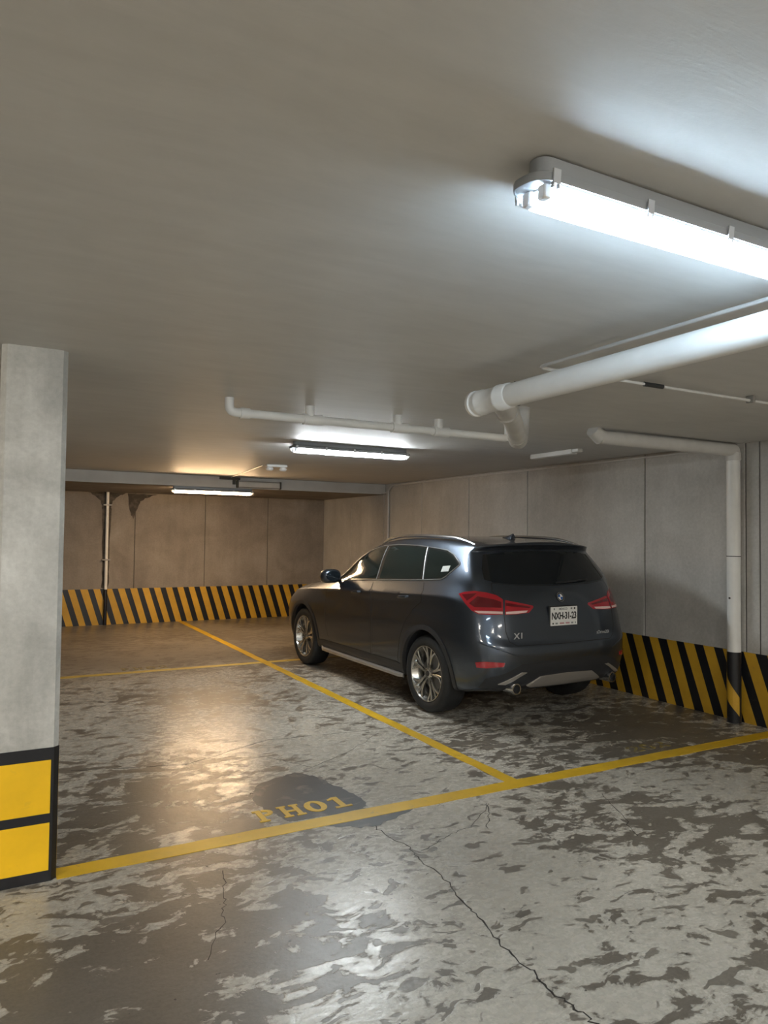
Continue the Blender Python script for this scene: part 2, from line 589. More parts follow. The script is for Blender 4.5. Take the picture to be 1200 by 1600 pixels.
# slab-serif stencil glyphs in a 1 x 1 box (lists of polygons)
def ring_pieces(cx, cy, rx, ry, th, n=28):
    out = []
    for k in range(n):
        a0, a1 = 2 * math.pi * k / n, 2 * math.pi * (k + 1) / n
        o0 = (cx + rx * math.cos(a0), cy + ry * math.sin(a0)); o1 = (cx + rx * math.cos(a1), cy + ry * math.sin(a1))
        i0 = (cx + (rx - th * 1.35) * math.cos(a0), cy + (ry - th * 0.7) * math.sin(a0)); i1 = (cx + (rx - th * 1.35) * math.cos(a1), cy + (ry - th * 0.7) * math.sin(a1))
        out.append([o0, o1, i1, i0])
    return out
def R4(x0, x1, y0, y1): return [(x0, y0), (x1, y0), (x1, y1), (x0, y1)]
def bowl(cx, cy, rx, ry, th, a0, a1, n=12):
    out = []
    for k in range(n):
        t0 = a0 + (a1 - a0) * k / n; t1 = a0 + (a1 - a0) * (k + 1) / n
        out.append([(cx + rx * math.cos(t0), cy + ry * math.sin(t0)), (cx + rx * math.cos(t1), cy + ry * math.sin(t1)),
                    (cx + (rx - th) * math.cos(t1), cy + (ry - th * .7) * math.sin(t1)), (cx + (rx - th) * math.cos(t0), cy + (ry - th * .7) * math.sin(t0))])
    return out
GLY = {
    'P': [R4(.05, .5, 0, .12), R4(.16, .40, .12, .88), R4(.05, .40, .88, 1)] + bowl(.45, .72, .45, .28, .22, -math.pi / 2, math.pi / 2) ,
    'H': [R4(0, .42, 0, .12), R4(.10, .32, .12, .88), R4(0, .42, .88, 1), R4(.58, 1, 0, .12), R4(.68, .90, .12, .88), R4(.58, 1, .88, 1), R4(.32, .68, .42, .56)],
    '0': ring_pieces(.5, .5, .5, .5, .22),
    '1': [R4(.1, .9, 0, .13), R4(.36, .64, .13, 1), [(.36, 1), (.08, .86), (.08, .76), (.36, .82)]],
    '2': bowl(.5, .70, .44, .30, .22, math.pi * 1.0, -math.pi * 0.25) + [[(.81, .49), (.62, .60), (.08, .16), (.34, .16)], R4(.06, .94, 0, .17)],
}
def stall_number(txt, x0, y0, cw, ch, gap, mat, label, h=0.0035):
    """painted characters, each its own mesh"""
    x = x0
    for c in txt:
        mb = MB()
        for pl in GLY[c]:
            mb.prism([(x + p[0] * cw, y0 + p[1] * ch) for p in pl], lambda u, v: (u, v, 0.0), lambda u, v: (u, v, h))
        tag(mb.build('painted_character', mat, floor), label % c)
        x += cw + gap
stall_number('PH01', 1.325, 3.815, 0.130, 0.165, 0.020, M['yel_line'], 'stencilled yellow letter or digit %s of the stall number')
stall_number('202', 4.20, 3.81, 0.115, 0.125, 0.022, M['yel_faint'], 'faint rubbed yellow digit %s')
stall_number('PH02', 1.335, 8.63, 0.105, 0.15, 0.035, M['yel_faint'], 'faint rubbed yellow character %s on the far bay line')


def crack(pts, w0=0.006, w1=0.003, jit=0.012):
    P = []
    for i in range(len(pts) - 1):
        for k in range(6):
            t = k / 6
            j = jit if 0 < i + k else 0
            P.append((pts[i][0] * (1 - t) + pts[i + 1][0] * t + rnd.uniform(-j, j), pts[i][1] * (1 - t) + pts[i + 1][1] * t + rnd.uniform(-j, j)))
    P.append(pts[-1])
    rings = []
    n = len(P)
    for i, p in enumerate(P):
        a, b = P[max(0, i - 1)], P[min(n - 1, i + 1)]
        d = Vector((b[0] - a[0], b[1] - a[1])).normalized()
        w_ = (w0 * (1 - i / n) + w1 * i / n) * rnd.uniform(0.5, 1.3) * 0.5
        q = (-d.y * w_, d.x * w_)
        rings.append([(p[0] - q[0], p[1] - q[1], 0), (p[0] - q[0], p[1] - q[1], 0.0006), (p[0] + q[0], p[1] + q[1], 0.0006), (p[0] + q[0], p[1] + q[1], 0)])
    tag(MB().loft(rings).build('crack', M['crack'], floor), 'dark hairline crack in the concrete floor')


crack([(1.856, 3.56), (1.866, 3.39), (1.895, 3.17), (1.878, 3.02), (1.863, 2.775), (1.823, 2.544), (1.793, 2.39), (1.764, 2.23), (1.768, 2.07), (1.749, 2.0), (1.756, 1.875), (1.762, 1.76), (1.80, 1.4)], 0.005, 0.009)
crack([(2.612, 3.49), (2.51, 3.325), (2.396, 3.185)], 0.005, 0.004)
crack([(1.93, 3.12), (2.155, 3.21), (2.344, 3.26), (2.62, 3.48)], 0.004, 0.003)
crack([(0.991, 3.36), (0.958, 3.206), (0.914, 3.07), (0.866, 2.924), (0.744, 2.69)], 0.004, 0.003)
crack([(3.35, 3.3), (3.2, 3.0), (3.05, 2.75)], 0.004, 0.003)
crack([(1.75, 4.9), (1.95, 4.55), (2.3, 4.75), (2.75, 5.1)], 0.005, 0.003)
crack([(0.5, 5.2), (1.2, 5.0), (1.9, 5.3), (2.9, 5.2)], 0.005, 0.003)
crack([(1.38, 4.25), (1.44, 4.262), (1.47, 4.26)], 0.0, 0.03)


# ------------------------------------------------------------------ walls
def panelled_wall(name, label, axis, face, lo, hi, joints, ztop, mat):
    """backing slab with separate concrete panels standing proud of the joints.
    axis 'x': wall runs along x at y = face ; axis 'y': runs along y at x = face"""
    mb = MB()
    if axis == 'x': mb.box(lo, hi, face + 0.012, face + 0.2, 0, ztop)
    else: mb.box(face + 0.012, face + 0.2, lo, hi, 0, ztop)
    wall = tag(mb.build(name, M['joint']), label, kind='structure')
    ed = [lo] + joints + [hi]
    g = 0.006
    for a, b in zip(ed[:-1], ed[1:]):
        d = rnd.uniform(-0.0015, 0.0015)
        pb = MB()
        if axis == 'x': pb.bbox(a + g, b - g, face + d, face + 0.02, 0.0, ztop, 0.004)
        else: pb.bbox(face + d, face + 0.02, a + g, b - g, 0.0, ztop, 0.004)
        pb.build('wall_panel', mat, wall)
    return wall


wall_back = panelled_wall('wall_back', 'stained brownish concrete wall of tall cast panels', 'x', YW, XL, XW + 0.2, [-4.99, -3.79, -2.59, -1.42, -0.22, 0.98, 2.18, 3.40, 4.59], ZB, M['wall_back'])
wall_right = panelled_wall('wall_right', 'grey concrete wall of tall cast panels beside the car', 'y', XW, YF, YW, [-4.4, -2.6, -0.8, 1.0, 2.7, 3.86, 3.99, 5.09, 6.89, 8.12, 9.35, 10.56, 11.8], CEIL, M['wall'])
tag(MB().box(XL - 0.2, XL, YF, YW, 0, CEIL).build('wall_left', M['wall']), 'plain grey concrete wall on the far side', kind='structure')
tag(MB().box(XL, XW, YF - 0.2, YF, 0, CEIL).build('wall_front', M['wall']), 'plain grey concrete wall facing the bays', kind='structure')


def clip_poly(poly, lo, hi):
    """clip a polygon of (u, z) to lo <= u <= hi"""
    def half(pl, val, keep_greater):
        out = []
        for i, p in enumerate(pl):
            q = pl[(i + 1) % len(pl)]
            ip = (p[0] >= val) if keep_greater else (p[0] <= val)
            iq = (q[0] >= val) if keep_greater else (q[0] <= val)
            if ip: out.append(p)
            if ip != iq:
                t = (val - p[0]) / (q[0] - p[0])
                out.append((val, p[1] + t * (q[1] - p[1])))
        return out
    r = half(poly, lo, True)
    return half(r, hi, False) if r else r


BANDH = 0.605
def hazard_band(wall, axis, face, lo, hi, first, period, width, slant, label):
    mb = MB()
    if axis == 'x': mb.box(lo, hi, face - 0.004, face + 0.002, 0.0, BANDH)
    else: mb.box(face - 0.004, face + 0.002, lo, hi, 0.0, BANDH)
    band = tag(mb.build('paint_band', M['blk_wall'], wall), label)
    k = math.floor((lo - first) / period) - 3
    while True:
        u = first + k * period
        if u - 0.4 > hi: break
        k += 1
        j = [rnd.uniform(-0.006, 0.006) for _ in range(4)]
        pl = clip_poly([(u + j[0], BANDH), (u + width + j[1], BANDH), (u + width + slant + j[2], 0.0), (u + slant + j[3], 0.0)], lo, hi)
        if len(pl) < 3: continue
        sm = MB()
        if axis == 'x': sm.prism(pl, lambda a, z: (a, face - 0.0055, z), lambda a, z: (a, face - 0.003, z))
        else: sm.prism(pl, lambda a, z: (face - 0.0055, a, z), lambda a, z: (face - 0.003, a, z))
        sm.build('yellow_stripe', M['yel_wall'], band)


hazard_band(wall_back, 'x', YW, XL, XW - 0.01, 1.132, 0.1985, 0.108, 0.19, 'black band with slanted yellow stripes along the back wall foot')
hazard_band(wall_right, 'y', XW, YF + 0.02, YW - 0.02, 5.329, 0.2045, 0.108, -0.21, 'black band with slanted yellow stripes along the right wall foot')

# dark damp patch around the back wall pipe; plain dark patch below the soffit
def blotch(pts, label):
    pl = []
    for i, p in enumerate(pts):
        q = pts[(i + 1) % len(pts)]
        for k in range(4):
            t = k / 4
            pl.append((p[0] * (1 - t) + q[0] * t + rnd.uniform(-.012, .012), p[1] * (1 - t) + q[1] * t + rnd.uniform(-.012, .012)))
    pl = [(a, min(z, ZB - 0.002)) for a, z in pl]
    tag(MB().prism(pl, lambda a, z: (a, YW - 0.0035, z), lambda a, z: (a, YW + 0.001, z)).build('wall_blotch', M['blotch'], wall_back), label)
blotch([(1.40, 2.245), (2.02, 2.245), (1.90, 2.19), (1.80, 2.10), (1.785, 1.90), (1.775, 1.0), (1.77, 0.62), (1.66, 0.62), (1.655, 1.2), (1.65, 1.95), (1.62, 2.09), (1.52, 2.19)], 'dark damp stain spreading around the wall pipe')
blotch([(2.06, 2.245), (2.55, 2.245), (2.42, 2.20), (2.27, 2.12), (2.21, 1.98), (2.14, 1.80), (2.08, 1.95)], 'dark stain below the soffit')

# ------------------------------------------------------------------ ceiling and soffit
ceiling = tag(MB().box(XL - 0.2, XW + 0.2, YF - 0.2, YW + 0.2, CEIL, CEIL + 0.2).build('ceiling', M['ceil']), 'smooth grey painted concrete ceiling', kind='structure')
mb = MB().box(XL, XW, YB, YW, ZB, CEIL)
soffit = tag(mb.build('trim_1', M['wall_back']), 'lower slab of stained concrete over the far end of the garage', kind='structure')
tag(MB().bbox(XL, XW - 0.015, YB - 0.02, YB, ZB - 0.002, CEIL - 0.004, 0.003).build('fascia', M['beam'], soffit), 'white painted front edge of the lower slab')

# ------------------------------------------------------------------ concrete column
colm = tag(empty('concrete_column', (0.16, 3.87, 0)), 'bare concrete column with black and yellow painted foot', 'column')
cx0, cx1, cy0, cy1 = -0.14, 0.135, -0.25, 0.25
def oct_ring(i, z, ch=0.022):
    x0, x1, y0, y1 = cx0 - i, cx1 + i, cy0 - i, cy1 + i
    return [(x0 + ch, y0, z), (x1 - ch, y0, z), (x1, y0 + ch, z), (x1, y1 - ch, z), (x1 - ch, y1, z), (x0 + ch, y1, z), (x0, y1 - ch, z), (x0, y0 + ch, z)]
MB().loft([oct_ring(0, 0.0), oct_ring(0, CEIL)]).build('shaft', M['column'], colm)
tag(MB().loft([oct_ring(0.003, 0.0), oct_ring(0.003, 0.598)]).build('painted_base', M['blk_wall'], colm), 'black painted foot')
for z0, z1 in ((0.050, 0.262), (0.304, 0.543)):
    fr = cy0 - 0.003
    tag(MB().bbox(cx0 + 0.03, cx1 - 0.031, fr - 0.003, fr + 0.002, z0, z1, 0.001).build('yellow_panel', M['yel_col'], colm), 'yellow painted rectangle')
    tag(MB().bbox(cx1 + 0.001, cx1 + 0.006, cy0 + 0.05, cy1 - 0.05, z0, z1, 0.001).build('yellow_panel', M['yel_col'], colm), 'yellow painted rectangle')
    tag(MB().bbox(cx0 - 0.006, cx0 - 0.001, cy0 + 0.05, cy1 - 0.05, z0, z1, 0.001).build('yellow_panel', M['yel_col'], colm), 'yellow painted rectangle')


# ------------------------------------------------------------------ light fittings
def rrect(lx, ly, r, z, n=5):
    pts = []
    for (sx, sy, a0) in ((1, 1, 0), (-1, 1, 90), (-1, -1, 180), (1, -1, 270)):
        for k in range(n + 1):
            a = math.radians(a0 + 90 * k / n)
            pts.append((sx * (lx - r) + r * math.cos(a), sy * (ly - r) + r * math.sin(a), z))
    return pts


def batten(label, loc, tube_mat, L=1.24, W=0.118, lit=True, rot=0.0):
    """weatherproof twin tube batten hanging under z = 0"""
    t = tag(empty('fluorescent_batten', loc, rot), label, 'light fixture', 'twin tube battens')
    hx, hy = L / 2, W / 2
    MB().loft([rrect(hx - .030, hy - .028, .028, 0), rrect(hx - .030, hy - .028, .028, -.030), rrect(hx - .016, hy - .012, .038, -.040), rrect(hx - .001, hy - .001, .046, -.045), rrect(hx, hy, .047, -.048), rrect(hx, hy, .047, -.064), rrect(hx - .003, hy - .003, .045, -.064), rrect(hx - .003, hy - .003, .045, -.058)]).build('housing', M['housing'], t, smooth=True, sharp=0.5)
    MB().loft([rrect(hx - .004, hy - .004, .044, -.0585), rrect(hx - .006, hy - .006, .043, -.074), rrect(hx - .014, hy - .014, .040, -.088), rrect(hx - .028, hy - .028, .030, -.099), rrect(hx - .045, hy - .045, .013, -.102)]).build('diffuser', M['lens'], t, smooth=True, sharp=1.2)
    MB().bbox(-hx + .05, hx - .05, -hy + .016, hy - .016, -.0625, -.0582, 0.001).build('gear_tray', M['tray'], t)
    for s in (-1, 1):
        MB().tube([(-hx + .055, s * .026, -.079), (hx - .055, s * .026, -.079)], 0.013, 14).build('tube', tube_mat, t, smooth=True)
        for e in (-1, 1):
            MB().bbox(min(e * (hx - .034), e * (hx - .054)), max(e * (hx - .034), e * (hx - .054)), s * .026 - .013, s * .026 + .013, -.094, -.062, .003).build('lamp_holder', M['tray'], t)
        for k in range(5):
            x = -hx + .045 + k * (L - .09) / 4
            cm = MB()
            cm.box(x - .010, x + .010, s * (hy + .004) - .002, s * (hy + .004) + .002, -.072, -.040)
            cm.box(x - .010, x - .005, s * (hy + .001) - .003, s * (hy + .001) + .003, -.080, -.068)
            cm.box(x + .005, x + .010, s * (hy + .001) - .003, s * (hy + .001) + .003, -.080, -.068)
            cm.build('clip', M['clip'], t)
    return t


T_COOL = emission('cool_white_tube', *COOL)
T_COOL2 = emission('neutral_white_tube', *COOL2)
T_WARM = emission('warm_white_tube', *WARM)
T_BACK = emission('soft_white_tube', *BACKL)
b1 = batten('lit cool white twin tube batten on the ceiling beside the thick white drain pipe', (1.0 + 0.62, 1.222, CEIL - 0.003), T_COOL)
b1.rotation_euler.x = math.radians(4.0)      # tilt added so the near flange dims the ceiling on that side
batten('lit white batten on the ceiling before the thin pipe with upright bends', (2.965, 6.10, CEIL), T_COOL2)
batten('lit warm white batten under the low slab by the back wall', (2.87, YB + 0.068, ZB), T_WARM)
for x, y, lb in ((1.35, -2.6, 'lit batten over the driving lane between the drain pipe and the far side'), (-2.6, 1.2, 'lit batten over the lane on the far side of the column'), (-2.6, -2.6, 'lit batten over the driving lane by the far side wall'), (4.4, -2.6, 'lit batten over the driving lane by the panelled right wall')):
    batten(lb, (x, y, CEIL), T_BACK)

# unlit fitting on the fascia, with its bracket
u = tag(empty('unlit_batten', (3.53, YB - 0.02, 2.308)), 'short unlit grey batten fixed to the white slab edge', 'light fixture')
MB().bbox(-.345, .345, -.05, 0, -.052, .052, .006).build('housing', M['steel'], u)
MB().bbox(-.325, .325, -.062, -.048, -.040, .036, .008).build('cover', M['pvc_old'], u)
for s in (-1, 1):
    MB().bbox(s * .335 - .012, s * .335 + .012, -.068, -.01, -.056, .056, .003).build('end_cap', M['dark_metal'], u)
tag(MB().bbox(2.93, 3.24, YB - 0.055, YB - 0.02, 2.368, 2.405, .006).box(3.13, 3.17, YB - 0.06, YB - 0.02, 2.30, 2.37).build('cable_bracket', M['dark_metal']), 'dark metal cable bracket at the top of the white slab edge', 'bracket')

# twin-head emergency lamp on the ceiling
e_ = tag(empty('emergency_lamp', (3.03, 8.33, CEIL)), 'small white twin head emergency lamp on the ceiling', 'lamp')
MB().bbox(-.13, .13, -.04, .04, -.028, 0, .006).build('base', M['pvc'], e_)
for s in (-1, 1):
    h = MB().lathe([(0.0, -.075), (.030, -.074), (.046, -.06), (.046, -.045), (.030, -.028)], 'z', 20, (s * .085, 0, 0)).build('lamp_head', M['white'], e_, smooth=True)
tag(MB().tube([(2.88, 8.40, CEIL - .009), (3.10, YB - 0.06, CEIL - .012)], 0.008, 8).build('cable', M['conduit'], smooth=True), 'thin cable on the ceiling from emergency lamp to bracket', 'cable')

# small white junction tray on the ceiling near the right wall
jb = tag(empty('ceiling_box', (4.86, 5.45, CEIL)), 'flat white box on the ceiling near the right wall', 'junction box')
MB().bbox(-.04, .04, -.30, .30, -.045, 0, .006).build('body', M['pvc'], jb)
MB().bbox(-.032, .032, -.38, -.29, -.032, 0, .006).build('end_piece', M['pvc'], jb)


# ------------------------------------------------------------------ pipes
# thick drain pipe
dp = tag(empty('drain_pipe', (2.15, 3.0, 2.25)), 'thick white plastic drain pipe hung below the ceiling', 'pipe')
MB().tube([(0, -7.5, .01), (0, -.26, 0)], .055, 28).build('pipe', M['pvc'], dp, smooth=True)
MB().lathe([(.055, -.30), (.061, -.29), (.061, -.235), (.064, -.23), (.064, -.215), (.060, -.205), (.059, -.09), (.064, -.08), (.064, -.065), (.058, -.06), (.058, -.03), (.066, -.025), (.066, -.008), (.06, 0), (.052, .004), (.0, .006)], 'y', 28).build('wye_fitting', M['pvc'], dp, smooth=True, sharp=0.7)
br = MB().tube(arc_path([(0.0, -.20, 0), (.34, .12, -.03), (.62, .42, -.075)], .05), .053, 24).build('branch_pipe', M['pvc_old'], dp, smooth=True)
MB().tube([(.20, -.012, -.018), (.245, .030, -.022)], .061, 24).build('branch_collar', M['pvc_old'], br, smooth=True)
MB().tube(arc_path([(.60, .40, -.072), (.70, .51, -.085), (.80, .62, .02), (.86, .68, CEIL - 2.25)], .10), .056, 24).build('bend', M['pvc_old'], br, smooth=True)
MB().tube([(.31, .06, .05), (.31, .06, CEIL - 2.25)], .006, 8).build('hanger_rod', M['dark_metal'], dp, smooth=True)
MB().bbox(.295, .325, .03, .09, .03, .055, .003).build('hanger_clamp', M['steel'], dp)
for yy in (-1.9, -3.6):
    MB().tube([(0, yy, .05), (0, yy, CEIL - 2.25)], .006, 8).build('hanger_rod', M['steel'], dp, smooth=True)

# thin pipe with upright bends
wp = tag(empty('vent_pipe', (2.3, 4.35, CEIL)), 'thin white pipe along the ceiling with upright bends', 'pipe')
MB().tube(arc_path([(-1.03, 0, 0), (-1.03, 0, -.088), (-.92, 0, -.088), (1.15, .02, -.088), (1.15, .02, 0)], .05), .028, 18).build('pipe', M['pvc'], wp, smooth=True)
for x in (-.48, .18, .52):
    MB().tube([(x - .055, .008, -.088), (x + .075, .008, -.088)], .036, 18).build('tee_fitting', M['pvc'], wp, smooth=True)
    MB().tube([(x - .01, .008, -.088), (x - .01, .008, 0)], .031, 18).build('riser', M['pvc'], wp, smooth=True)
MB().tube([(-.96, 0, -.088), (-.90, 0, -.088)], .034, 18).build('elbow_collar', M['pvc'], wp, smooth=True)

# wall stack: horizontal run under the ceiling, then down the right wall
sp = tag(empty('wall_pipe', (XW - 0.07, 4.055, 0)), 'tall white pipe standing against the right wall', 'pipe')
SX = XW - 0.07
MB().tube([(0, 0, 0.56), (0, 0, 2.33)], .056, 28).build('riser_pipe', M['pvc'], sp, smooth=True)
MB().tube(arc_path([(0, 0, 2.30), (0, 0, 2.355), (-.09, 0, 2.355), (-1.60, 0, 2.35)], .07), .056, 24).build('horizontal_pipe', M['pvc_old'], sp, smooth=True)
MB().tube([(-1.58, 0, 2.35), (-1.66, 0, 2.40)], [.06, .055], 24).build('end_bend', M['pvc_old'], sp, smooth=True)
MB().tube([(0, 0, 2.26), (0, 0, 2.33)], .062, 24).build('coupling', M['pvc_old'], sp, smooth=True)
MB().tube([(0, 0, 0.0), (0, 0, .605)], .0575, 28).build('painted_foot', M['blk_wall'], sp, smooth=True)
# slanted yellow wrap on the painted foot
rings = []
for k in range(13):
    a = math.radians(100 + 160 * k / 12)
    t = k / 12
    zb, zt = 0.32 - 0.26 * t, 0.48 - 0.24 * t
    if t < .12: zt = zb + .06
    zb, zt = 0.06 + 0.20 * (1 - t) , 0.22 + .24 * (1 - t)
    rings.append([(.0585 * math.cos(a), .0585 * math.sin(a), zb), (.0585 * math.cos(a), .0585 * math.sin(a), zt), (.056 * math.cos(a), .056 * math.sin(a), zt), (.056 * math.cos(a), .056 * math.sin(a), zb)])
MB().loft(rings).build('yellow_stripe', M['yel_wall'], sp)
MB().lathe([(.0585, 1.425), (.0585, 1.432)], 'z', 28).build('joint_line', M['dark_metal'], sp)
MB().bbox(-.062, -.054, -.008, .008, 1.06, 1.076, .002).build('screw', M['dark_metal'], sp)

# thin pipe down the back wall
bp_ = tag(empty('downpipe', (1.72, YW - 0.04, 0)), 'thin grey pipe running down the stained back wall', 'pipe')
MB().tube([(0, 0, .58), (0, 0, ZB)], .026, 16).build('pipe', M['pvc'], bp_, smooth=True)
MB().tube([(0, 0, 0), (0, 0, .60)], .0275, 16).build('painted_foot', M['blk_wall'], bp_, smooth=True)
for z in (2.03, 1.1):
    MB().bbox(-.07, .07, -.034, .036, z - .012, z + .012, .003).build('clamp', M['steel'], bp_)
# conduit in the far corner
cp = tag(MB().tube(arc_path([(XW - .028, YB - .14, 0.605), (XW - .028, YB - .14, 2.33)], .05), .016, 12).build('conduit', M['conduit'], smooth=True), 'upright conduit on the right wall beside the white slab edge', 'conduit')

# conduits
tag(MB().tube(arc_path([(XW - .10, YB - .045, ZB + .02), (XW - .03, YB - .075, ZB + .02), (XW - .03, YB - .28, CEIL - .03), (XW - .02, 4.30, CEIL - .03)], .06), .013, 10).build('conduit', M['conduit'], smooth=True), 'thin white conduit along the top of the right wall', 'conduit')
cc = tag(empty('conduit_run', (2.27, 2.655, CEIL - .028)), 'thin white conduit on the ceiling turning square past the drain pipe', 'conduit')
MB().tube(arc_path([(0, -7, 0), (0, 0, 0), (1.0, 0, 0), (3.45, 0, 0)], .05), .008, 10).build('pipe', M['conduit'], cc, smooth=True)
MB().tube([(.72, 0, 0), (.86, 0, 0)], .0125, 12).build('coupling', M['blk_plastic'], cc, smooth=True)
for x in (.3, 1.6, 2.6):
    MB().bbox(x - .012, x + .012, -.024, .024, -.013, .026, .002).build('saddle', M['steel'], cc)


# ================================================================== the car
CO = Vector((4.3243, 5.5381, 0.0))
CR = 0.029392
car = tag(empty('car', CO, CR), 'dark grey metallic compact crossover parked in the bay', 'car')

# control rings, each station (x, y, z) from rear centre round the side to front centre
YS = [-.40, 0.0, .5, 1.0, 1.5, 2.0, 2.36, 2.67, 3.02]      # side stations
def ring(rear, side_w, side_z, front, ys=YS):
    pts = [Vector(p) for p in rear]
    for y, w_, z in zip(ys, side_w, side_z):
        pts.append(Vector((w_, y, z)))
    pts += [Vector(p) for p in front]
    return pts
RINGS = [
    # underside edge
    ring([(0, -.66, .27), (.42, -.66, .27), (.66, -.63, .27), (.74, -.52, .26)], [.76] * 9, [.23] * 9,
         [(.72, 3.22, .22), (.50, 3.36, .22), (0, 3.42, .22)]),
    # lower bumper / sill
    ring([(0, -.81, .335), (.44, -.81, .335), (.70, -.775, .335), (.83, -.62, .31)], [.860, .868, .868, .868, .868, .866, .866, .862, .84], [.275] * 9,
         [(.79, 3.27, .25), (.53, 3.45, .25), (0, 3.52, .25)]),
    ring([(0, -.862, .46), (.45, -.860, .46), (.725, -.825, .46), (.872, -.66, .46)], [.905, .905, .888, .884, .886, .893, .903, .905, .895], [.46, .46, .42, .40, .40, .42, .45, .46, .46],
         [(.85, 3.30, .46), (.57, 3.50, .46), (0, 3.58, .46)]),
    ring([(0, -.868, .60), (.45, -.866, .60), (.735, -.832, .60), (.882, -.665, .60)], [.912, .914, .898, .892, .892, .900, .910, .912, .900], [.64, .65, .62, .60, .60, .62, .64, .65, .62],
         [(.86, 3.30, .62), (.58, 3.50, .62), (0, 3.575, .62)]),
    # bumper shelf
    ring([(0, -.850, .665), (.45, -.848, .665), (.728, -.822, .68), (.880, -.66, .72)], [.910, .916, .902, .896, .896, .902, .912, .916, .90], [.80, .82, .80, .77, .76, .76, .77, .78, .74],
         [(.85, 3.28, .72), (.57, 3.47, .73), (0, 3.55, .73)]),
    ring([(0, -.818, .70), (.45, -.818, .70), (.715, -.80, .74), (.868, -.645, .84)], [.893, .897, .889, .885, .885, .889, .896, .898, .882], [.96, .96, .935, .905, .885, .865, .862, .85, .80],
         [(.82, 3.24, .79), (.55, 3.43, .81), (0, 3.51, .82)]),
    # character line / lamp height
    ring([(0, -.806, .88), (.45, -.804, .88), (.700, -.775, .93), (.848, -.62, .995)], [.903, .908, .906, .903, .901, .896, .884, .866, .838], [1.055, 1.045, 1.02, 1.00, .98, .955, .94, .925, .88],
         [(.77, 3.16, .86), (.52, 3.34, .88), (0, 3.42, .89)]),
    # belt
    ring([(0, -.760, 1.075), (.43, -.752, 1.08), (.660, -.715, 1.10), (.800, -.575, 1.12)], [.845, .850, .852, .852, .848, .825, .76, .72, .68], [1.165, 1.150, 1.125, 1.10, 1.08, 1.045, 1.025, 1.005, .96],
         [(.60, 3.08, .945), (.40, 3.18, .955), (0, 3.23, .965)]),
    # above belt / windscreen foot
    ring([(0, -.690, 1.175), (.42, -.682, 1.18), (.668, -.640, 1.19), (.788, -.550, 1.22)], [.822, .824, .824, .822, .815, .775, .66, .50, .34], [1.235, 1.215, 1.19, 1.165, 1.14, 1.095, 1.080, 1.075, 1.075],
         [(.22, 2.27, 1.075), (.11, 2.285, 1.075), (0, 2.29, 1.075)], [-.36, .02, .5, 1.0, 1.48, 1.93, 2.08, 2.18, 2.24]),
    # mid glass
    ring([(0, -.595, 1.33), (.40, -.587, 1.33), (.628, -.545, 1.33), (.740, -.470, 1.34)], [.770, .770, .769, .767, .755, .712, .61, .47, .33], [1.345, 1.345, 1.345, 1.335, 1.30, 1.245, 1.235, 1.235, 1.235],
         [(.22, 2.00, 1.235), (.11, 2.015, 1.235), (0, 2.02, 1.235)], [-.31, .03, .5, 1.0, 1.44, 1.76, 1.85, 1.92, 1.97]),
    # top of the side glass
    ring([(0, -.500, 1.465), (.38, -.492, 1.460), (.588, -.460, 1.450), (.694, -.395, 1.435)], [.706, .702, .697, .693, .682, .648, .56, .44, .31], [1.450, 1.472, 1.490, 1.482, 1.440, 1.385, 1.390, 1.395, 1.40],
         [(.21, 1.70, 1.40), (.105, 1.71, 1.40), (0, 1.715, 1.40)], [-.27, .04, .5, .98, 1.36, 1.56, 1.61, 1.65, 1.68]),
    # roof edge / spoiler lip
    ring([(0, -.565, 1.508), (.38, -.556, 1.503), (.575, -.520, 1.492), (.665, -.435, 1.484)], [.655, .648, .640, .632, .610, .565, .49, .39, .285], [1.502, 1.522, 1.538, 1.528, 1.490, 1.455, 1.462, 1.468, 1.472],
         [(.19, 1.52, 1.475), (.095, 1.53, 1.475), (0, 1.535, 1.475)], [-.26, .04, .5, .95, 1.25, 1.40, 1.45, 1.48, 1.505]),
    # roof skin
    ring([(0, -.555, 1.530), (.34, -.545, 1.525), (.48, -.50, 1.516), (.55, -.38, 1.515)], [.560, .560, .555, .545, .520, .475, .41, .33, .24], [1.535, 1.553, 1.565, 1.555, 1.525, 1.500, 1.500, 1.502, 1.505],
         [(.16, 1.42, 1.508), (.08, 1.43, 1.508), (0, 1.435, 1.508)], [-.22, .05, .5, .90, 1.15, 1.28, 1.34, 1.375, 1.40]),
]
NS = len(RINGS[0])
CTR = []           # roof centre line
bv, bf, creases = [], [], {}
IDL, IDR = [], []
for r in RINGS:
    L, R = [], []
    for i, p in enumerate(r):
        L.append(len(bv)); bv.append((-p.x, p.y, p.z))
        if i in (0, NS - 1): R.append(L[-1])
        else:
            R.append(len(bv)); bv.append((p.x, p.y, p.z))
    IDL.append(L); IDR.append(R)
for k in range(len(RINGS) - 1):
    for i in range(NS - 1):
        bf.append((IDL[k][i], IDL[k][i + 1], IDL[k + 1][i + 1], IDL[k + 1][i]))
        bf.append((IDR[k][i + 1], IDR[k][i], IDR[k + 1][i], IDR[k + 1][i + 1]))
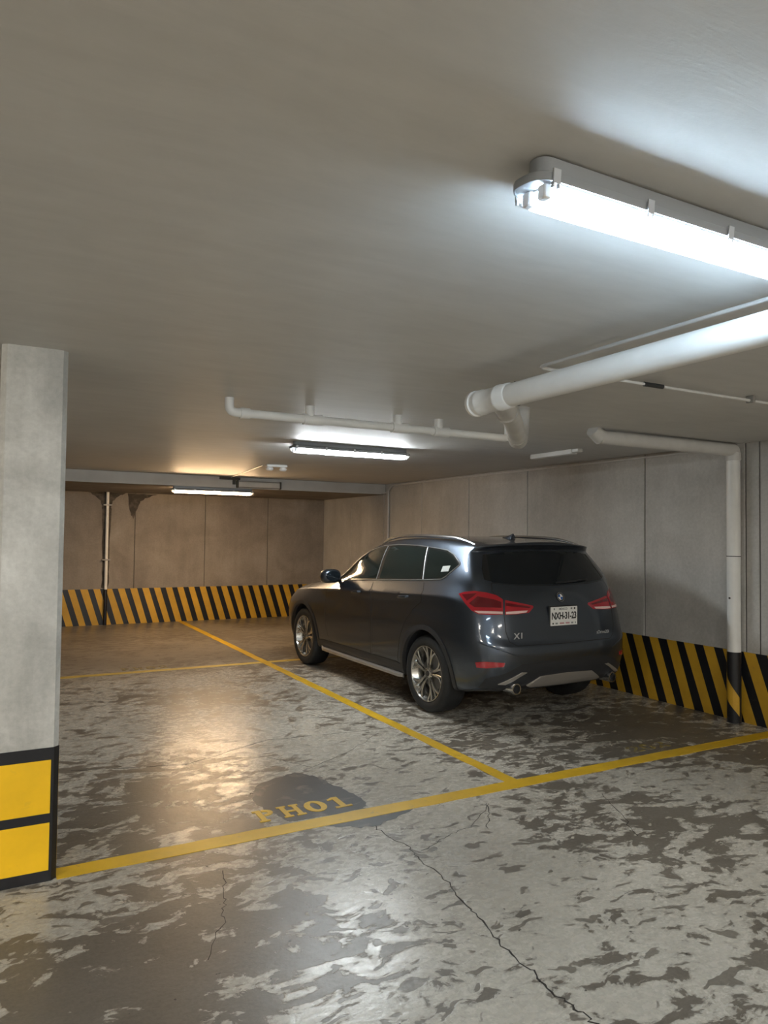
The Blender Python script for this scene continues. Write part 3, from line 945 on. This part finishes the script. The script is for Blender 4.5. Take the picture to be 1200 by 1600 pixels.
# roof and floor closed with a centre line
def close(IL, IR, zc, flip):
    c = {}
    for i in range(1, NS - 1):
        pl = Vector(bv[IL[i]])
        c[i] = len(bv)
        bv.append((0, pl.y, zc(pl)))
    for i in range(1, NS - 2):
        f1 = (IL[i], IL[i + 1], c[i + 1], c[i]); f2 = (IR[i + 1], IR[i], c[i], c[i + 1])
        bf.extend([f1, f2])
    for e, i in ((0, 1), (NS - 1, NS - 2)):
        bf.append((IL[e], IL[i], c[i])); bf.append((IR[e], c[i], IR[i]))
close(IDL[-1], IDR[-1], lambda p: p.z + 0.022 * min(1, abs(p.x) / .55) ** 2, False)
close(IDL[0], IDR[0], lambda p: p.z, True)
me = bpy.data.meshes.new('body_cage')
me.from_pydata(bv, [], bf)
bm = bmesh.new(); bm.from_mesh(me)
bmesh.ops.recalc_face_normals(bm, faces=bm.faces)
bm.verts.ensure_lookup_table()
cl = bm.edges.layers.float.new('crease_edge')
def crease(k, i0, i1, val):
    for ids in (IDL[k], IDR[k]):
        for i in range(i0, i1):
            e = bm.edges.get((bm.verts[ids[i]], bm.verts[ids[i + 1]]))
            if e: e[cl] = val
crease(6, 3, 13, 0.8)      # character line
crease(11, 0, 4, 0.75)      # spoiler lip
crease(10, 0, 3, 0.5)
crease(4, 0, 3, 0.55)       # bumper shelf
crease(5, 0, 3, 0.4)
crease(7, 9, 15, 0.3)
for k in range(7, 11):      # edge of the rear pillar
    for ids in (IDL, IDR):
        e = bm.edges.get((bm.verts[ids[k][3]], bm.verts[ids[k + 1][3]]))
        if e: e[cl] = 0.45
crease(1, 0, 15, 0.35)
bm.to_mesh(me); bm.free()
cage = bpy.data.objects.new('body_cage', me)
COL.objects.link(cage)
sub = cage.modifiers.new('sub', 'SUBSURF'); sub.levels = 3; sub.render_levels = 3
dg = bpy.context.evaluated_depsgraph_get()
skin = bpy.data.meshes.new_from_object(cage.evaluated_get(dg))
bpy.data.objects.remove(cage, do_unlink=True)

sv = [v.co.copy() for v in skin.vertices]
sn = [v.normal.copy() for v in skin.vertices]
spoly = [tuple(p.vertices) for p in skin.polygons]
BV = BVHTree.FromPolygons(sv, spoly)

def hit(o, d):
    """point and smooth normal where a ray meets the body skin"""
    co, nr, idx, dist = BV.ray_cast(Vector(o), Vector(d))
    if co is None:
        co, nr, idx, dist = BV.find_nearest(Vector(o))
    n_ = Vector((0, 0, 0))
    for vi in spoly[idx]:
        n_ += sn[vi] / max(1e-5, (sv[vi] - co).length)
    return co, n_.normalized()

def P_side(y, z): return hit((-2.0, y, z), (1, 0, 0))
def P_rear(x, z): return hit((x, -3.0, z), (0, 1, 0))
def P_front(x, z): return hit((x, 6.0, z), (0, -1, 0))
def P_top(x, y): return hit((x, y, 3.0), (0, 0, -1))
CAR_INV = (Matrix.Translation(CO) @ Matrix.Rotation(CR, 4, 'Z')).inverted()
CAM_L = CAR_INV @ CAM
def P_px(px, py):
    d = RT * ((px - 600) / FPX) + DN * ((py - 800) / FPX) + FW
    return hit(CAM_L, (CAR_INV.to_3x3() @ d).normalized())

def inside(p, poly):
    c = False
    n = len(poly)
    for i in range(n):
        a, b = poly[i], poly[(i + 1) % n]
        if (a[1] > p[1]) != (b[1] > p[1]) and p[0] < (b[0] - a[0]) * (p[1] - a[1]) / (b[1] - a[1]) + a[0]:
            c = not c
    return c

def round_poly(poly, it=2, q=0.25):
    for _ in range(it):
        out = []
        n = len(poly)
        for i in range(n):
            a, b = poly[i], poly[(i + 1) % n]
            out.append((a[0] * (1 - q) + b[0] * q, a[1] * (1 - q) + b[1] * q))
            out.append((a[0] * q + b[0] * (1 - q), a[1] * q + b[1] * (1 - q)))
        poly = out
    return poly

def densify(poly, step):
    out = []
    n = len(poly)
    for i in range(n):
        a, b = poly[i], poly[(i + 1) % n]
        L = math.hypot(b[0] - a[0], b[1] - a[1])
        k = max(1, int(math.ceil(L / step)))
        for j in range(k):
            t = j / k
            out.append((a[0] + (b[0] - a[0]) * t, a[1] + (b[1] - a[1]) * t))
    return out

def patch(name, poly, proj, mat, parent, off=0.003, step=0.035, mirror=False, both=False, label=None, skirt=0.006, scale=1.0):
    """panel that follows the body skin inside a 2-D outline"""
    bd = densify(poly, step)
    nb = len(bd)
    xs = [p[0] for p in bd]; ys = [p[1] for p in bd]
    pts = [Vector(p) for p in bd]
    x = min(xs) + step * .5
    while x < max(xs):
        y = min(ys) + step * .5
        while y < max(ys):
            if inside((x, y), bd) and min((x - p[0]) ** 2 + (y - p[1]) ** 2 for p in bd) > (step * .45) ** 2:
                pts.append(Vector((x, y)))
            y += step
        x += step
    v2, e2, f2, ov, oe, of = geometry.delaunay_2d_cdt(pts, [(i, (i + 1) % nb) for i in range(nb)], [], 1, 1e-7)
    H = [proj(v.x, v.y) for v in v2]
    outs = []
    for mir in ([False, True] if both else [mirror]):
        sg = Vector((-1, 1, 1)) if mir else Vector((1, 1, 1))
        V = [(h[0] + h[1] * off) * sg for h in H]
        N = [h[1] * sg for h in H]
        F = []
        for f in f2:
            a, b, c = (V[i] for i in f[:3])
            nn = (b - a).cross(c - a)
            av = sum((N[i] for i in f), Vector())
            F.append(tuple(f) if nn.dot(av) >= 0 else tuple(reversed(f)))
        # skirt around the rim
        cnt = {}
        for f in F:
            for i in range(len(f)):
                a, b = f[i], f[(i + 1) % len(f)]
                cnt.setdefault((min(a, b), max(a, b)), []).append((a, b))
        top = len(V)
        mp = {}
        for k_, l_ in cnt.items():
            if len(l_) == 1:
                for i in l_[0]:
                    if i not in mp:
                        mp[i] = len(V)
                        V.append(V[i].copy()); N.append(N[i])
                        V.append((H[i][0] - H[i][1] * skirt) * sg); N.append(N[i])
        for k_, l_ in cnt.items():
            if len(l_) == 1:
                a, b = l_[0]
                F.append((b, mp[b], mp[b] + 1, a) if False else (mp[b], mp[a], mp[a] + 1, mp[b] + 1))
        me_ = bpy.data.meshes.new(name)
        me_.from_pydata([tuple(v) for v in V], [], F)
        for p in me_.polygons: p.use_smooth = True
        me_.normals_split_custom_set_from_vertices([tuple(n_) for n_ in N])
        me_.materials.append(mat)
        o = bpy.data.objects.new(name, me_)
        COL.objects.link(o)
        o.parent = parent if not (both and isinstance(parent, tuple)) else parent[1 if mir else 0]
        if label: o['label'] = label
        outs.append(o)
    return outs if both else outs[0]

def rib(name, poly, proj, r, mat, parent, closed=True, step=0.02, both=False, off=0.0, seg=8, label=None):
    """round bead that follows an outline on the skin"""
    pl = densify(poly, step) if closed else None
    if not closed:
        pl = []
        for a, b in zip(poly[:-1], poly[1:]):
            k = max(1, int(math.hypot(b[0] - a[0], b[1] - a[1]) / step))
            pl += [(a[0] + (b[0] - a[0]) * j / k, a[1] + (b[1] - a[1]) * j / k) for j in range(k)]
        pl.append(poly[-1])
    P = [(lambda h: h[0] + h[1] * off)(proj(*p)) for p in pl]
    outs = []
    for mir in ([False, True] if both else [False]):
        Q = [Vector((-p.x, p.y, p.z)) for p in P] if mir else P
        o = MB().tube(Q, r, seg, closed=closed).build(name, mat, parent[1 if mir else 0] if isinstance(parent, tuple) else parent, smooth=True)
        if label: o['label'] = label
        outs.append(o)
    return outs

# body with the wheel arches cut out
body_src = bpy.data.objects.new('body_src', skin)
skin.materials.append(M['paint'])
COL.objects.link(body_src)
WR = 0.343
HUBS = [(0.0, WR), (2.67, WR)]
cut = MB()
for y, z in HUBS:
    for s in (-1, 1):
        n = 64
        r0 = [(s * .60, y + .392 * math.cos(2 * math.pi * k / n), z + .005 + .392 * math.sin(2 * math.pi * k / n)) for k in range(n)]
        r1 = [(s * 1.1, p[1], p[2]) for p in r0]
        cut.loft([r0, r1])
cutter = cut.build('arch_cutter', M['clad'])
bo = body_src.modifiers.new('b', 'BOOLEAN')
bo.operation = 'DIFFERENCE'; bo.object = cutter; bo.solver = 'EXACT'
try: bo.material_mode = 'TRANSFER'
except Exception: pass
dg = bpy.context.evaluated_depsgraph_get()
bme = bpy.data.meshes.new_from_object(body_src.evaluated_get(dg))
bpy.data.objects.remove(body_src, do_unlink=True)
bpy.data.objects.remove(cutter, do_unlink=True)
bm = bmesh.new(); bm.from_mesh(bme)
for f in bm.faces: f.smooth = True
for e in bm.edges:
    if len(e.link_faces) == 2 and e.calc_face_angle(0) > 0.7: e.smooth = False
bm.to_mesh(bme); bm.free()
if len(bme.materials) < 2: bme.materials.append(M['clad'])
body = bpy.data.objects.new('body_shell', bme)
COL.objects.link(body)
body.parent = car
body['label'] = 'dark grey metallic painted body'

# ---- side glass
belt = [(1.95, 1.055), (1.45, 1.090), (.95, 1.122), (.45, 1.150), (.0, 1.178), (-.16, 1.192)]
tail = [(-.215, 1.220), (-.335, 1.318), (-.342, 1.332), (-.335, 1.346), (-.20, 1.412), (-.08, 1.446)]
topl = [(.12, 1.462), (.45, 1.480), (.80, 1.482), (1.10, 1.462), (1.36, 1.412), (1.56, 1.335), (1.76, 1.215), (1.90, 1.115)]
outline = belt + tail + topl
patch('pillar_trim', outline, P_side, M['gloss_black'], car, off=0.0015, both=True, label='gloss black window pillars')
def sub_glass(y0t, y0b, y1t, y1b, name, inset=0.016, mat='glass_side'):
    """part of the outline between two slanting pillars (y1 side forward)"""
    def side_ok(p, yt, yb, sgn):
        t = (p[1] - 1.1) / .4
        return sgn * (p[0] - (yb + (yt - yb) * t)) >= 0
    bd = densify(outline, .02)
    # shrink the outline towards its inside
    cx = sum(p[0] for p in bd) / len(bd); cz = 1.28
    n = len(bd)
    ins = []
    for i, p in enumerate(bd):
        a, b = bd[i - 1], bd[(i + 1) % n]
        d = Vector((b[0] - a[0], b[1] - a[1])).normalized()
        q = (p[0] + d.y * inset, p[1] - d.x * inset)
        if not inside(q, bd): q = (p[0] - d.y * inset, p[1] + d.x * inset)
        ins.append(q)
    def clip(pl, yt, yb, sgn):
        out = []
        for i, p in enumerate(pl):
            q = pl[(i + 1) % len(pl)]
            f = lambda r: sgn * (r[0] - (yb + (yt - yb) * (r[1] - 1.1) / .4))
            fp, fq = f(p), f(q)
            if fp >= 0: out.append(p)
            if (fp >= 0) != (fq >= 0):
                t = fp / (fp - fq)
                out.append((p[0] + (q[0] - p[0]) * t, p[1] + (q[1] - p[1]) * t))
        return out
    pl = clip(clip(ins, y0t, y0b, 1), y1t, y1b, -1)
    return patch(name, pl, P_side, M[mat], car, off=0.003, step=.03, both=True, label='dark tinted glass')
sub_glass(1.00, 1.00, 3.0, 3.0, 'front_door_glass')
sub_glass(.275, .155, .945, .925, 'rear_door_glass')
sub_glass(-1, -1, .215, .095, 'quarter_glass')
rib('window_trim', outline, P_side, .0055, M['trim_line'], car, both=True, off=.001, label='satin silver line around the side windows')
rib('divider_trim', [(.120, 1.172), (.250, 1.470)], P_side, .007, M['trim_line'], car, closed=False, both=True, off=.002, label='thin silver bar ahead of the quarter window')
rib('pillar_line', [(.985, 1.125), (1.005, 1.462)], P_side, .004, M['trim_line'], car, closed=False, both=True, off=.002)
patch('paper_slip', [(-.12, 1.255), (-.225, 1.265), (-.225, 1.315), (-.12, 1.305)], P_side, M['paper'], car, off=.0042, step=.02, label='white paper slip behind the quarter window')

# ---- doors (panels follow the skin) and gaps
fd = [(1.02, 1.098), (1.45, 1.072), (1.93, 1.035), (2.03, .98), (2.06, .80), (2.04, .55), (1.98, .40), (1.92, .375), (1.01, .375), (1.00, .60), (1.005, .90)]
rd = [(.985, 1.100), (.45, 1.134), (.10, 1.158), (.05, 1.08), (.06, .98), (.20, .90), (.34, .76), (.43, .60), (.47, .45), (.475, .375), (.975, .375), (.965, .60), (.972, .90)]
for nm, pl in (('front_door', fd), ('rear_door', rd)):
    ds = patch(nm, pl, P_side, M['paint'], car, off=.0012, step=.035, both=True, label='dark grey painted door')
    rib('door_gap', pl, P_side, .0028, M['seam'], tuple(ds), both=True, off=-.0008, seg=6)
    # door handle on a shallow cup
    hy, hz = (1.16, 1.000) if nm == 'front_door' else (.20, 1.038)
    hy, hz = (1.20, .985) if nm == 'front_door' else (.26, 1.012)
    for d_, s in zip(ds, (1, -1)):
        p, nn = P_side(hy, hz)
        q, n2 = P_side(hy + .17, hz - .012)
        a = p + nn * .004; b = q + n2 * .004
        pts = [a, p + nn * .030 + (q - p) * .1, (p + q) / 2 + nn * .040, q + n2 * .030 - (q - p) * .1, b]
        pts = [Vector((v.x * s, v.y, v.z)) for v in pts]
        MB().tube(pts, [.010, .013, .014, .013, .010], 10, squash=(1.0, .7)).build('door_handle', M['paint'], d_, smooth=True)
        pb, nb_ = P_side(hy + .085, hz - .006)
        
# ---- sills and cladding
sill = [(2.27, .285), (2.24, .36), (2.15, .372), (.50, .372), (.42, .36), (.40, .275)]
patch('sill_cladding', sill, P_side, M['clad'], car, off=.008, step=.03, both=True, label='black plastic sill')
for s in (-1, 1):
    MB().loft([[(s * .86, y, z0), (s * (.902 + dx), y, z0 + .004), (s * (.902 + dx), y, z0 + .030), (s * .86, y, z0 + .042)] for y, z0, dx in ((2.18, .262, -.025), (2.12, .245, -.003), (1.4, .240, .0), (.62, .240, .0), (.46, .236, -.003), (.40, .238, -.025))]).build('sill_strip', M['satin'], car, smooth=True, sharp=.5)['label'] = 'brushed silver strip along the sill'
for (hy, hz) in HUBS:
    n = 40
    r0, r1 = .388, .432
    a0, a1 = (-14, 193) if hy < 1 else (-12, 192)
    pl = [(hy + r0 * math.cos(math.radians(a0 + (a1 - a0) * k / n)), hz + .005 + r0 * math.sin(math.radians(a0 + (a1 - a0) * k / n))) for k in range(n + 1)]
    pl += [(hy + r1 * math.cos(math.radians(a1 - (a1 - a0) * k / n)), hz + .005 + r1 * math.sin(math.radians(a1 - (a1 - a0) * k / n))) for k in range(n + 1)]
    patch('arch_cladding', pl, P_side, M['clad'], car, off=.007, step=.025, both=True, label='black plastic wheel arch trim', skirt=.03)

# ---- rear end
rg = [(-.60, 1.418), (-.40, 1.442), (0, 1.452), (.40, 1.442), (.60, 1.418), (.665, 1.215), (.64, 1.190), (.40, 1.170), (0, 1.163), (-.40, 1.170), (-.64, 1.190), (-.665, 1.215)]
gate = [(-.655, 1.185), (-.40, 1.162), (0, 1.155), (.40, 1.162), (.655, 1.185), (.675, 1.12), (.640, 1.06), (.625, .94), (.625, .80), (.600, .715), (.54, .680), (0, .672), (-.54, .680), (-.600, .715), (-.625, .80), (-.625, .94), (-.640, 1.06), (-.675, 1.12)]
gt = patch('tailgate', gate, P_rear, M['paint'], car, off=.0012, step=.035, label='dark grey painted tailgate')
rib('tailgate_gap', gate, P_rear, .003, M['seam'], gt, off=-.0006, seg=6)
rgl = patch('rear_window', rg, P_rear, M['glass'], car, off=.003, step=.03, label='dark tinted rear window')
# gloss black fins beside the rear window
fin = [(-.615, 1.415), (-.585, 1.42), (-.655, 1.20), (-.70, 1.215), (-.68, 1.30)]
patch('window_fin', fin, P_rear, M['gloss_black'], car, off=.005, step=.02, both=True, label='gloss black fin beside rear window')
# wiper
MB().tube([P_rear(0, 1.178)[0] + Vector((0, -.02, 0)), P_rear(.18, 1.184)[0] + Vector((0, -.024, 0)), P_rear(.40, 1.20)[0] + Vector((0, -.02, 0))], .007, 8).build('wiper', M['blk_plastic'], car, smooth=True)

# tail lamps: outlined where they meet the skin
lo_out = [(717, 928), (726, 925), (742, 923.5), (760, 926), (776, 930.5), (785.5, 937), (785.5, 960.5), (765, 961), (747, 959.5), (737, 954), (727, 943)]
lo_in = [(789, 938), (810, 942), (832, 946.5), (833, 949), (826, 957.5), (808, 960), (789, 961)]
for nm, pl in (('tail_lamp', lo_out), ('tail_lamp', lo_in)):
    l3 = patch(nm, pl, P_px, M['red'], car, off=.006, step=4.0, both=True, label='red tail lamp with a pale light bar')
    if pl is lo_out:
        bars = [[(741, 954.6), (785, 956.0), (785, 959.6), (748, 958.4)]]
        dks = [[(733, 943), (746, 932), (772, 937), (783, 941), (783, 950), (742, 949)], [(722, 929), (745, 927), (740, 932), (730, 939)]]
    else:
        bars = [[(790, 956.3), (824, 954.0), (821.5, 957.2), (806, 959.2), (790, 959.8)]]
        dks = [[(790, 942), (829, 948.5), (826, 950.5), (790, 947)]]
    for b_ in bars: patch('light_bar', b_, P_px, M['pink'], tuple(l3), off=.0075, step=3.0, both=True)
    for b_ in dks: patch('dark_section', b_, P_px, M['red_dark'], tuple(l3), off=.007, step=4.0, both=True)

# bumper details
def rear_part(name, pl, mat, off=.006, step=.025, both=False, label=None, parent=None, skirt=.01):
    return patch(name, pl, P_rear, M[mat], parent or car, off=off, step=step, both=both, label=label, skirt=skirt)
rear_part('bumper_lower', [(-.80, .335), (-.78, .42), (-.66, .46), (-.50, .53), (0, .54), (.50, .53), (.66, .46), (.78, .42), (.80, .335), (.66, .295), (0, .285), (-.66, .295)], 'clad', off=.004, label='black plastic lower bumper')
rear_part('skid_plate', [(-.30, .415), (0, .425), (.30, .415), (.42, .350), (.38, .338), (0, .330), (-.38, .338), (-.42, .350)], 'satin', off=.018, label='silver skid plate', skirt=.02)
rear_part('exhaust_trim', [(-.69, .375), (-.50, .465), (-.45, .462), (-.52, .43), (-.57, .40), (-.63, .372)], 'satin', off=.014, both=True, label='silver flick above the exhaust')
refl = [(-.80, .560), (-.66, .566), (-.655, .545), (-.80, .535)]
patch('reflector', [(743, 1035), (757, 1034), (789, 1036), (787, 1042), (760, 1044), (745, 1043)], P_px, M['red'], car, off=.006, step=5, both=True, label='slim red reflector in the bumper')
rib('bumper_crease', [(748, 1004), (765, 1010), (790, 1018), (811, 1026)], P_px, .006, M['paint'], car, closed=False, both=True, off=.0, step=6, seg=8)
for s in (-1, 1):
    ex = MB().lathe([(.030, .16), (.044, .15), (.046, .02), (.047, -.02), (.045, -.028), (.037, -.028), (.035, -.015), (.034, .10), (0, .10)], 'y', 28, (s * .555, -.82, .333)).build('exhaust_tip', M['chrome'], car, smooth=True, sharp=.7)
    ex['label'] = 'round chrome exhaust tip'
    MB().lathe([(.0, -.005), (.0345, -.005)], 'y', 24, (s * .555, -.82 + .03, .333)).build('exhaust_bore', M['seam'], ex)

# number plate
pl_c, pl_n = P_rear(0, .90)
plate = empty('tmp')
bpy.data.objects.remove(plate, do_unlink=True)
PY = pl_c.y - .012
plate = MB().bbox(-.155, .155, PY - .004, PY, .820, .980, .003).build('number_plate', M['plate'], car)
plate['label'] = 'white number plate reading NXH-31-23'
MB().bbox(-.165, .165, PY - .001, PY + .02, .812, .988, .004).build('plate_holder', M['blk_plastic'], car)
def rear_text(txt, size, x, y, z, mat, parent, name, bold=0, spacing=1.0, sx=1.0):
    me_ = text_mesh(txt, size, bold=bold, spacing=spacing, extrude=.0008)
    for v in me_.vertices:
        c = v.co.copy()
        v.co = Vector((x + c.x * sx, y - c.z, z + c.y))
    me_.materials.clear(); me_.materials.append(M[mat])
    o = bpy.data.objects.new(name, me_)
    COL.objects.link(o); o.parent = parent
    return o
rear_text('NXH-31-23', .082, 0, PY - .0045, .900, 'plate_txt', plate, 'plate_lettering', bold=.0022, spacing=.92, sx=.78)
rear_text('MEXICO', .026, -.012, PY - .0045, .960, 'plate_grey', plate, 'plate_lettering', bold=.0006)
for x, w_, m_ in ((-.115, .014, 'plate_grey'), (.085, .018, 'plate_grey'), (.122, .016, 'plate_txt')):
    MB().bbox(x - w_ / 2, x + w_ / 2, PY - .0055, PY - .003, .954, .970, .002).build('plate_mark', M[m_], plate)
for x, w_, m_ in ((-.128, .014, 'plate_txt'), (-.088, .026, 'plate_grey'), (-.025, .050, 'plate_pink'), (.040, .046, 'plate_pink'), (.094, .024, 'plate_grey'), (.132, .012, 'plate_grey')):
    MB().bbox(x - w_ / 2, x + w_ / 2, PY - .0055, PY - .003, .832, .846, .002).build('plate_mark', M[m_], plate)

# round emblem
ec, en = P_rear(0.0, 1.055)
def disc(r0, r1, a0, a1, y0, y1, n=20):
    rings = []
    for k in range(n + 1):
        a = math.radians(a0 + (a1 - a0) * k / n)
        ca, sa = math.cos(a), math.sin(a)
        rings.append([(r0 * ca, y0, r0 * sa), (r1 * ca, y0, r1 * sa), (r1 * ca, y1, r1 * sa), (r0 * ca, y1, r0 * sa)])
    return rings
emb = MB().loft(disc(.0, .041, 0, 360, -.004, .004, 32)).build('emblem', M['gloss_black'], car, smooth=True, sharp=.5)
emb.location = ec + en * .006
emb.rotation_euler = (-math.asin(max(-1, min(1, en.z))), 0, 0)
emb['label'] = 'small round emblem with white and blue quarters'
for k in range(4):
    MB().loft(disc(.0, .026, 90 * k + 1, 90 * k + 89, -.0056, -.003, 8)).build('emblem_quarter', M['white'] if k % 2 == 0 else M['blue'], emb)
MB().loft(disc(.026, .029, 0, 360, -.0058, -.003, 32)).build('emblem_ring', M['chrome'], emb)
MB().loft(disc(.038, .041, 0, 360, -.0058, -.003, 32)).build('emblem_ring', M['chrome'], emb)
bc, _ = P_rear(-.50, .755)
rear_text('X1', .070, -.505, bc.y - .004, .755, 'badge', car, 'badge_lettering', bold=.001, sx=1.25)['label'] = 'chrome badge lettering'
bc, _ = P_rear(.46, .735)
rear_text('sDrive20i', .040, .465, bc.y - .004, .738, 'badge', car, 'badge_lettering', bold=.0004)['label'] = 'chrome badge lettering'

# ---- roof: rails and antenna fin
for s in (-1, 1):
    P = []
    for k in range(25):
        t = k / 24
        y = 1.36 - 1.72 * t
        x = .600 - .045 * max(0, (y - .7) / .66) ** 1.5 + .012 * max(0, -y / .36)
        p, nn = P_top(s * x, y)
        lift = .030 * min(1, t / .10, (1 - t) / .16) ** .7 if 0 < t < 1 else 0
        P.append(p + Vector((0, 0, lift)))
    MB().tube(P, [.010 + .010 * min(1, k / 3, (24 - k) / 4) for k in range(25)], 12, squash=(.8, 1.1)).build('roof_rail', M['chrome'], car, smooth=True)['label'] = 'satin silver roof rail'
ap, _ = P_top(0, -.04)
rings = []
for t in [i / 8 for i in range(9)]:
    y = -.15 * t
    hgt = .012 + .038 * t ** 1.4
    w_ = .038 * (0.35 + .65 * min(1, t * 3)) * (1 - .25 * t)
    rings.append([(-w_, y, 0), (-w_ * .5, y, hgt * .6), (0, y - .0, hgt), (w_ * .5, y, hgt * .6), (w_, y, 0)])
MB().loft(rings).build('antenna_fin', M['paint'], car, smooth=True, sharp=.9, loc=ap + Vector((0, .05, -.004)))

# ---- bonnet end
bon = [(-.58, 2.36), (0, 2.42), (.58, 2.36), (.56, 2.8), (.46, 3.08), (0, 3.17), (-.46, 3.08), (-.56, 2.8)]
bn = patch('bonnet', bon, P_top, M['paint'], car, off=.0012, step=.04, label='dark grey painted bonnet')
rib('bonnet_gap', bon, P_top, .003, M['seam'], bn, off=-.0006, seg=6)
ws = [(-.60, 1.93), (-.45, 2.16), (0, 2.25), (.45, 2.16), (.60, 1.93), (.52, 1.60), (.42, 1.54), (0, 1.56), (-.42, 1.54), (-.52, 1.60)]
patch('windscreen', ws, P_top, M['glass'], car, off=.003, step=.04, label='dark windscreen')
patch('headlamp', [(-.80, .74), (-.78, .84), (-.56, .83), (-.42, .78), (-.45, .71)], P_front, M['headlight'], car, off=.004, step=.03, both=True, label='clear headlamp')
patch('kidney_grille', [(-.03, .82), (-.30, .80), (-.33, .70), (-.24, .60), (-.05, .59)], P_front, M['gloss_black'], car, off=.006, step=.03, both=True, label='black kidney grille')
patch('lower_intake', [(-.5, .46), (.5, .46), (.55, .33), (-.55, .33)], P_front, M['clad'], car, off=.004, step=.04, label='black lower intake')

# ---- mirrors
for s in (-1, 1):
    mo = []
    for t, (w_, h_) in zip((0, .06, .2, .5, .8, .95, 1), ((.02, .03), (.075, .055), (.105, .072), (.118, .080), (.110, .074), (.085, .058), (.05, .04))):
        yy = 1.74 + .15 * t
        cy_, cz_ = s * (.955 - .0 * t), 1.120 - .01 * t
        mo.append([(cy_ + w_ * math.copysign(abs(math.cos(a)) ** .7, math.cos(a)), yy, cz_ + h_ * math.copysign(abs(math.sin(a)) ** .7, math.sin(a))) for a in [2 * math.pi * k / 20 for k in range(20)]])
    mr = MB().loft(mo).build('door_mirror', M['paint'], car, smooth=True, sharp=1.0)
    mr['label'] = 'dark grey door mirror'
    MB().tube([(s * .80, 1.84, 1.055), (s * .90, 1.83, 1.07)], [.030, .026], 12, squash=(.7, 1.5)).build('mirror_arm', M['gloss_black'], mr, smooth=True)
    MB().loft([[(s * .955 + .085 * math.cos(a), y_, 1.12 + .056 * math.sin(a)) for a in [2 * math.pi * k / 20 for k in range(20)]] for y_ in (1.739, 1.745)]).build('mirror_glass', M['glass'], mr)

# ---- wheels
def wheel(hy, s):
    """s = -1 left, +1 right; outer face towards s"""
    c = (0, hy, WR)
    ox = .885 * s
    def X(d): return ox - s * d            # d = distance inboard of the outer face
    rim = MB().lathe([(.205, X(.20)), (.225, X(.19)), (.215, X(.10)), (.225, X(.035)), (.246, X(.018)), (.249, X(.010)), (.247, X(.004)), (.240, X(.004)), (.236, X(.014)), (.222, X(.05)), (.20, X(.09)), (.20, X(.20))], 'x', 56, c).build('wheel', M['rim'], car, smooth=True, sharp=.9)
    rim['label'] = 'alloy wheel with five double spokes'
    MB().lathe([(.248, X(.012)), (.262, X(.000)), (.30, X(-.004)), (.325, X(.004)), (.338, X(.022)), (.3425, X(.05)), (.3430, X(.11)), (.3425, X(.175)), (.338, X(.205)), (.30, X(.225)), (.25, X(.215)), (.235, X(.19)), (.235, X(.03))], 'x', 72, c, closed=True).build('tyre', M['tyre'], rim, smooth=True, sharp=1.2)
    MB().lathe([(.0, X(.125)), (.214, X(.125))], 'x', 40, c).build('brake_backing', M['rim_dark'], rim)
    MB().lathe([(.0, X(.085)), (.150, X(.085)), (.155, X(.09)), (.150, X(.105))], 'x', 40, c).build('brake_disc', M['steel'], rim)
    MB().lathe([(0, X(.022)), (.030, X(.022)), (.034, X(.026)), (.055, X(.034)), (.060, X(.06))], 'x', 30, c).build('hub', M['rim'], rim, smooth=True, sharp=.6)
    MB().lathe([(0, X(.0185)), (.024, X(.0185)), (.026, X(.022))], 'x', 24, c).build('centre_cap', M['gloss_black'], rim)
    # five pairs of Y spokes
    for k in range(5):
        base = math.radians(90 + 72 * k + (8 if s < 0 else -8))
        for q in (-1, 1):
            def pt(r, a, d): return (X(d), hy + r * math.cos(a), WR + r * math.sin(a))
            a_in = base + q * .20
            a_mid = base + q * .13
            for fork in (0, 1):
                a_out = base + q * (.17 if fork == 0 else .42)
                rs = [(.042, base + q * .28, .026, .011), (.09, a_in, .024, .0105), (.135, a_mid + q * (.02 if fork == 0 else .06), .022, .0105), (.185, (a_mid + a_out) / 2 + q * .0, .018, .010), (.236, a_out, .010, .010)]
                rings = []
                for r, a, d, hw in rs:
                    da = hw / r
                    rings.append([pt(r, a - da, d + .004), pt(r, a - da * .5, d), pt(r, a + da * .5, d), pt(r, a + da, d + .004), pt(r, a + da * .9, d + .03), pt(r, a - da * .9, d + .03)])
                MB().loft(rings).build('spoke', M['rim'], rim, smooth=True, sharp=.5)
for y, z in HUBS:
    for s in (-1, 1): wheel(y, s)
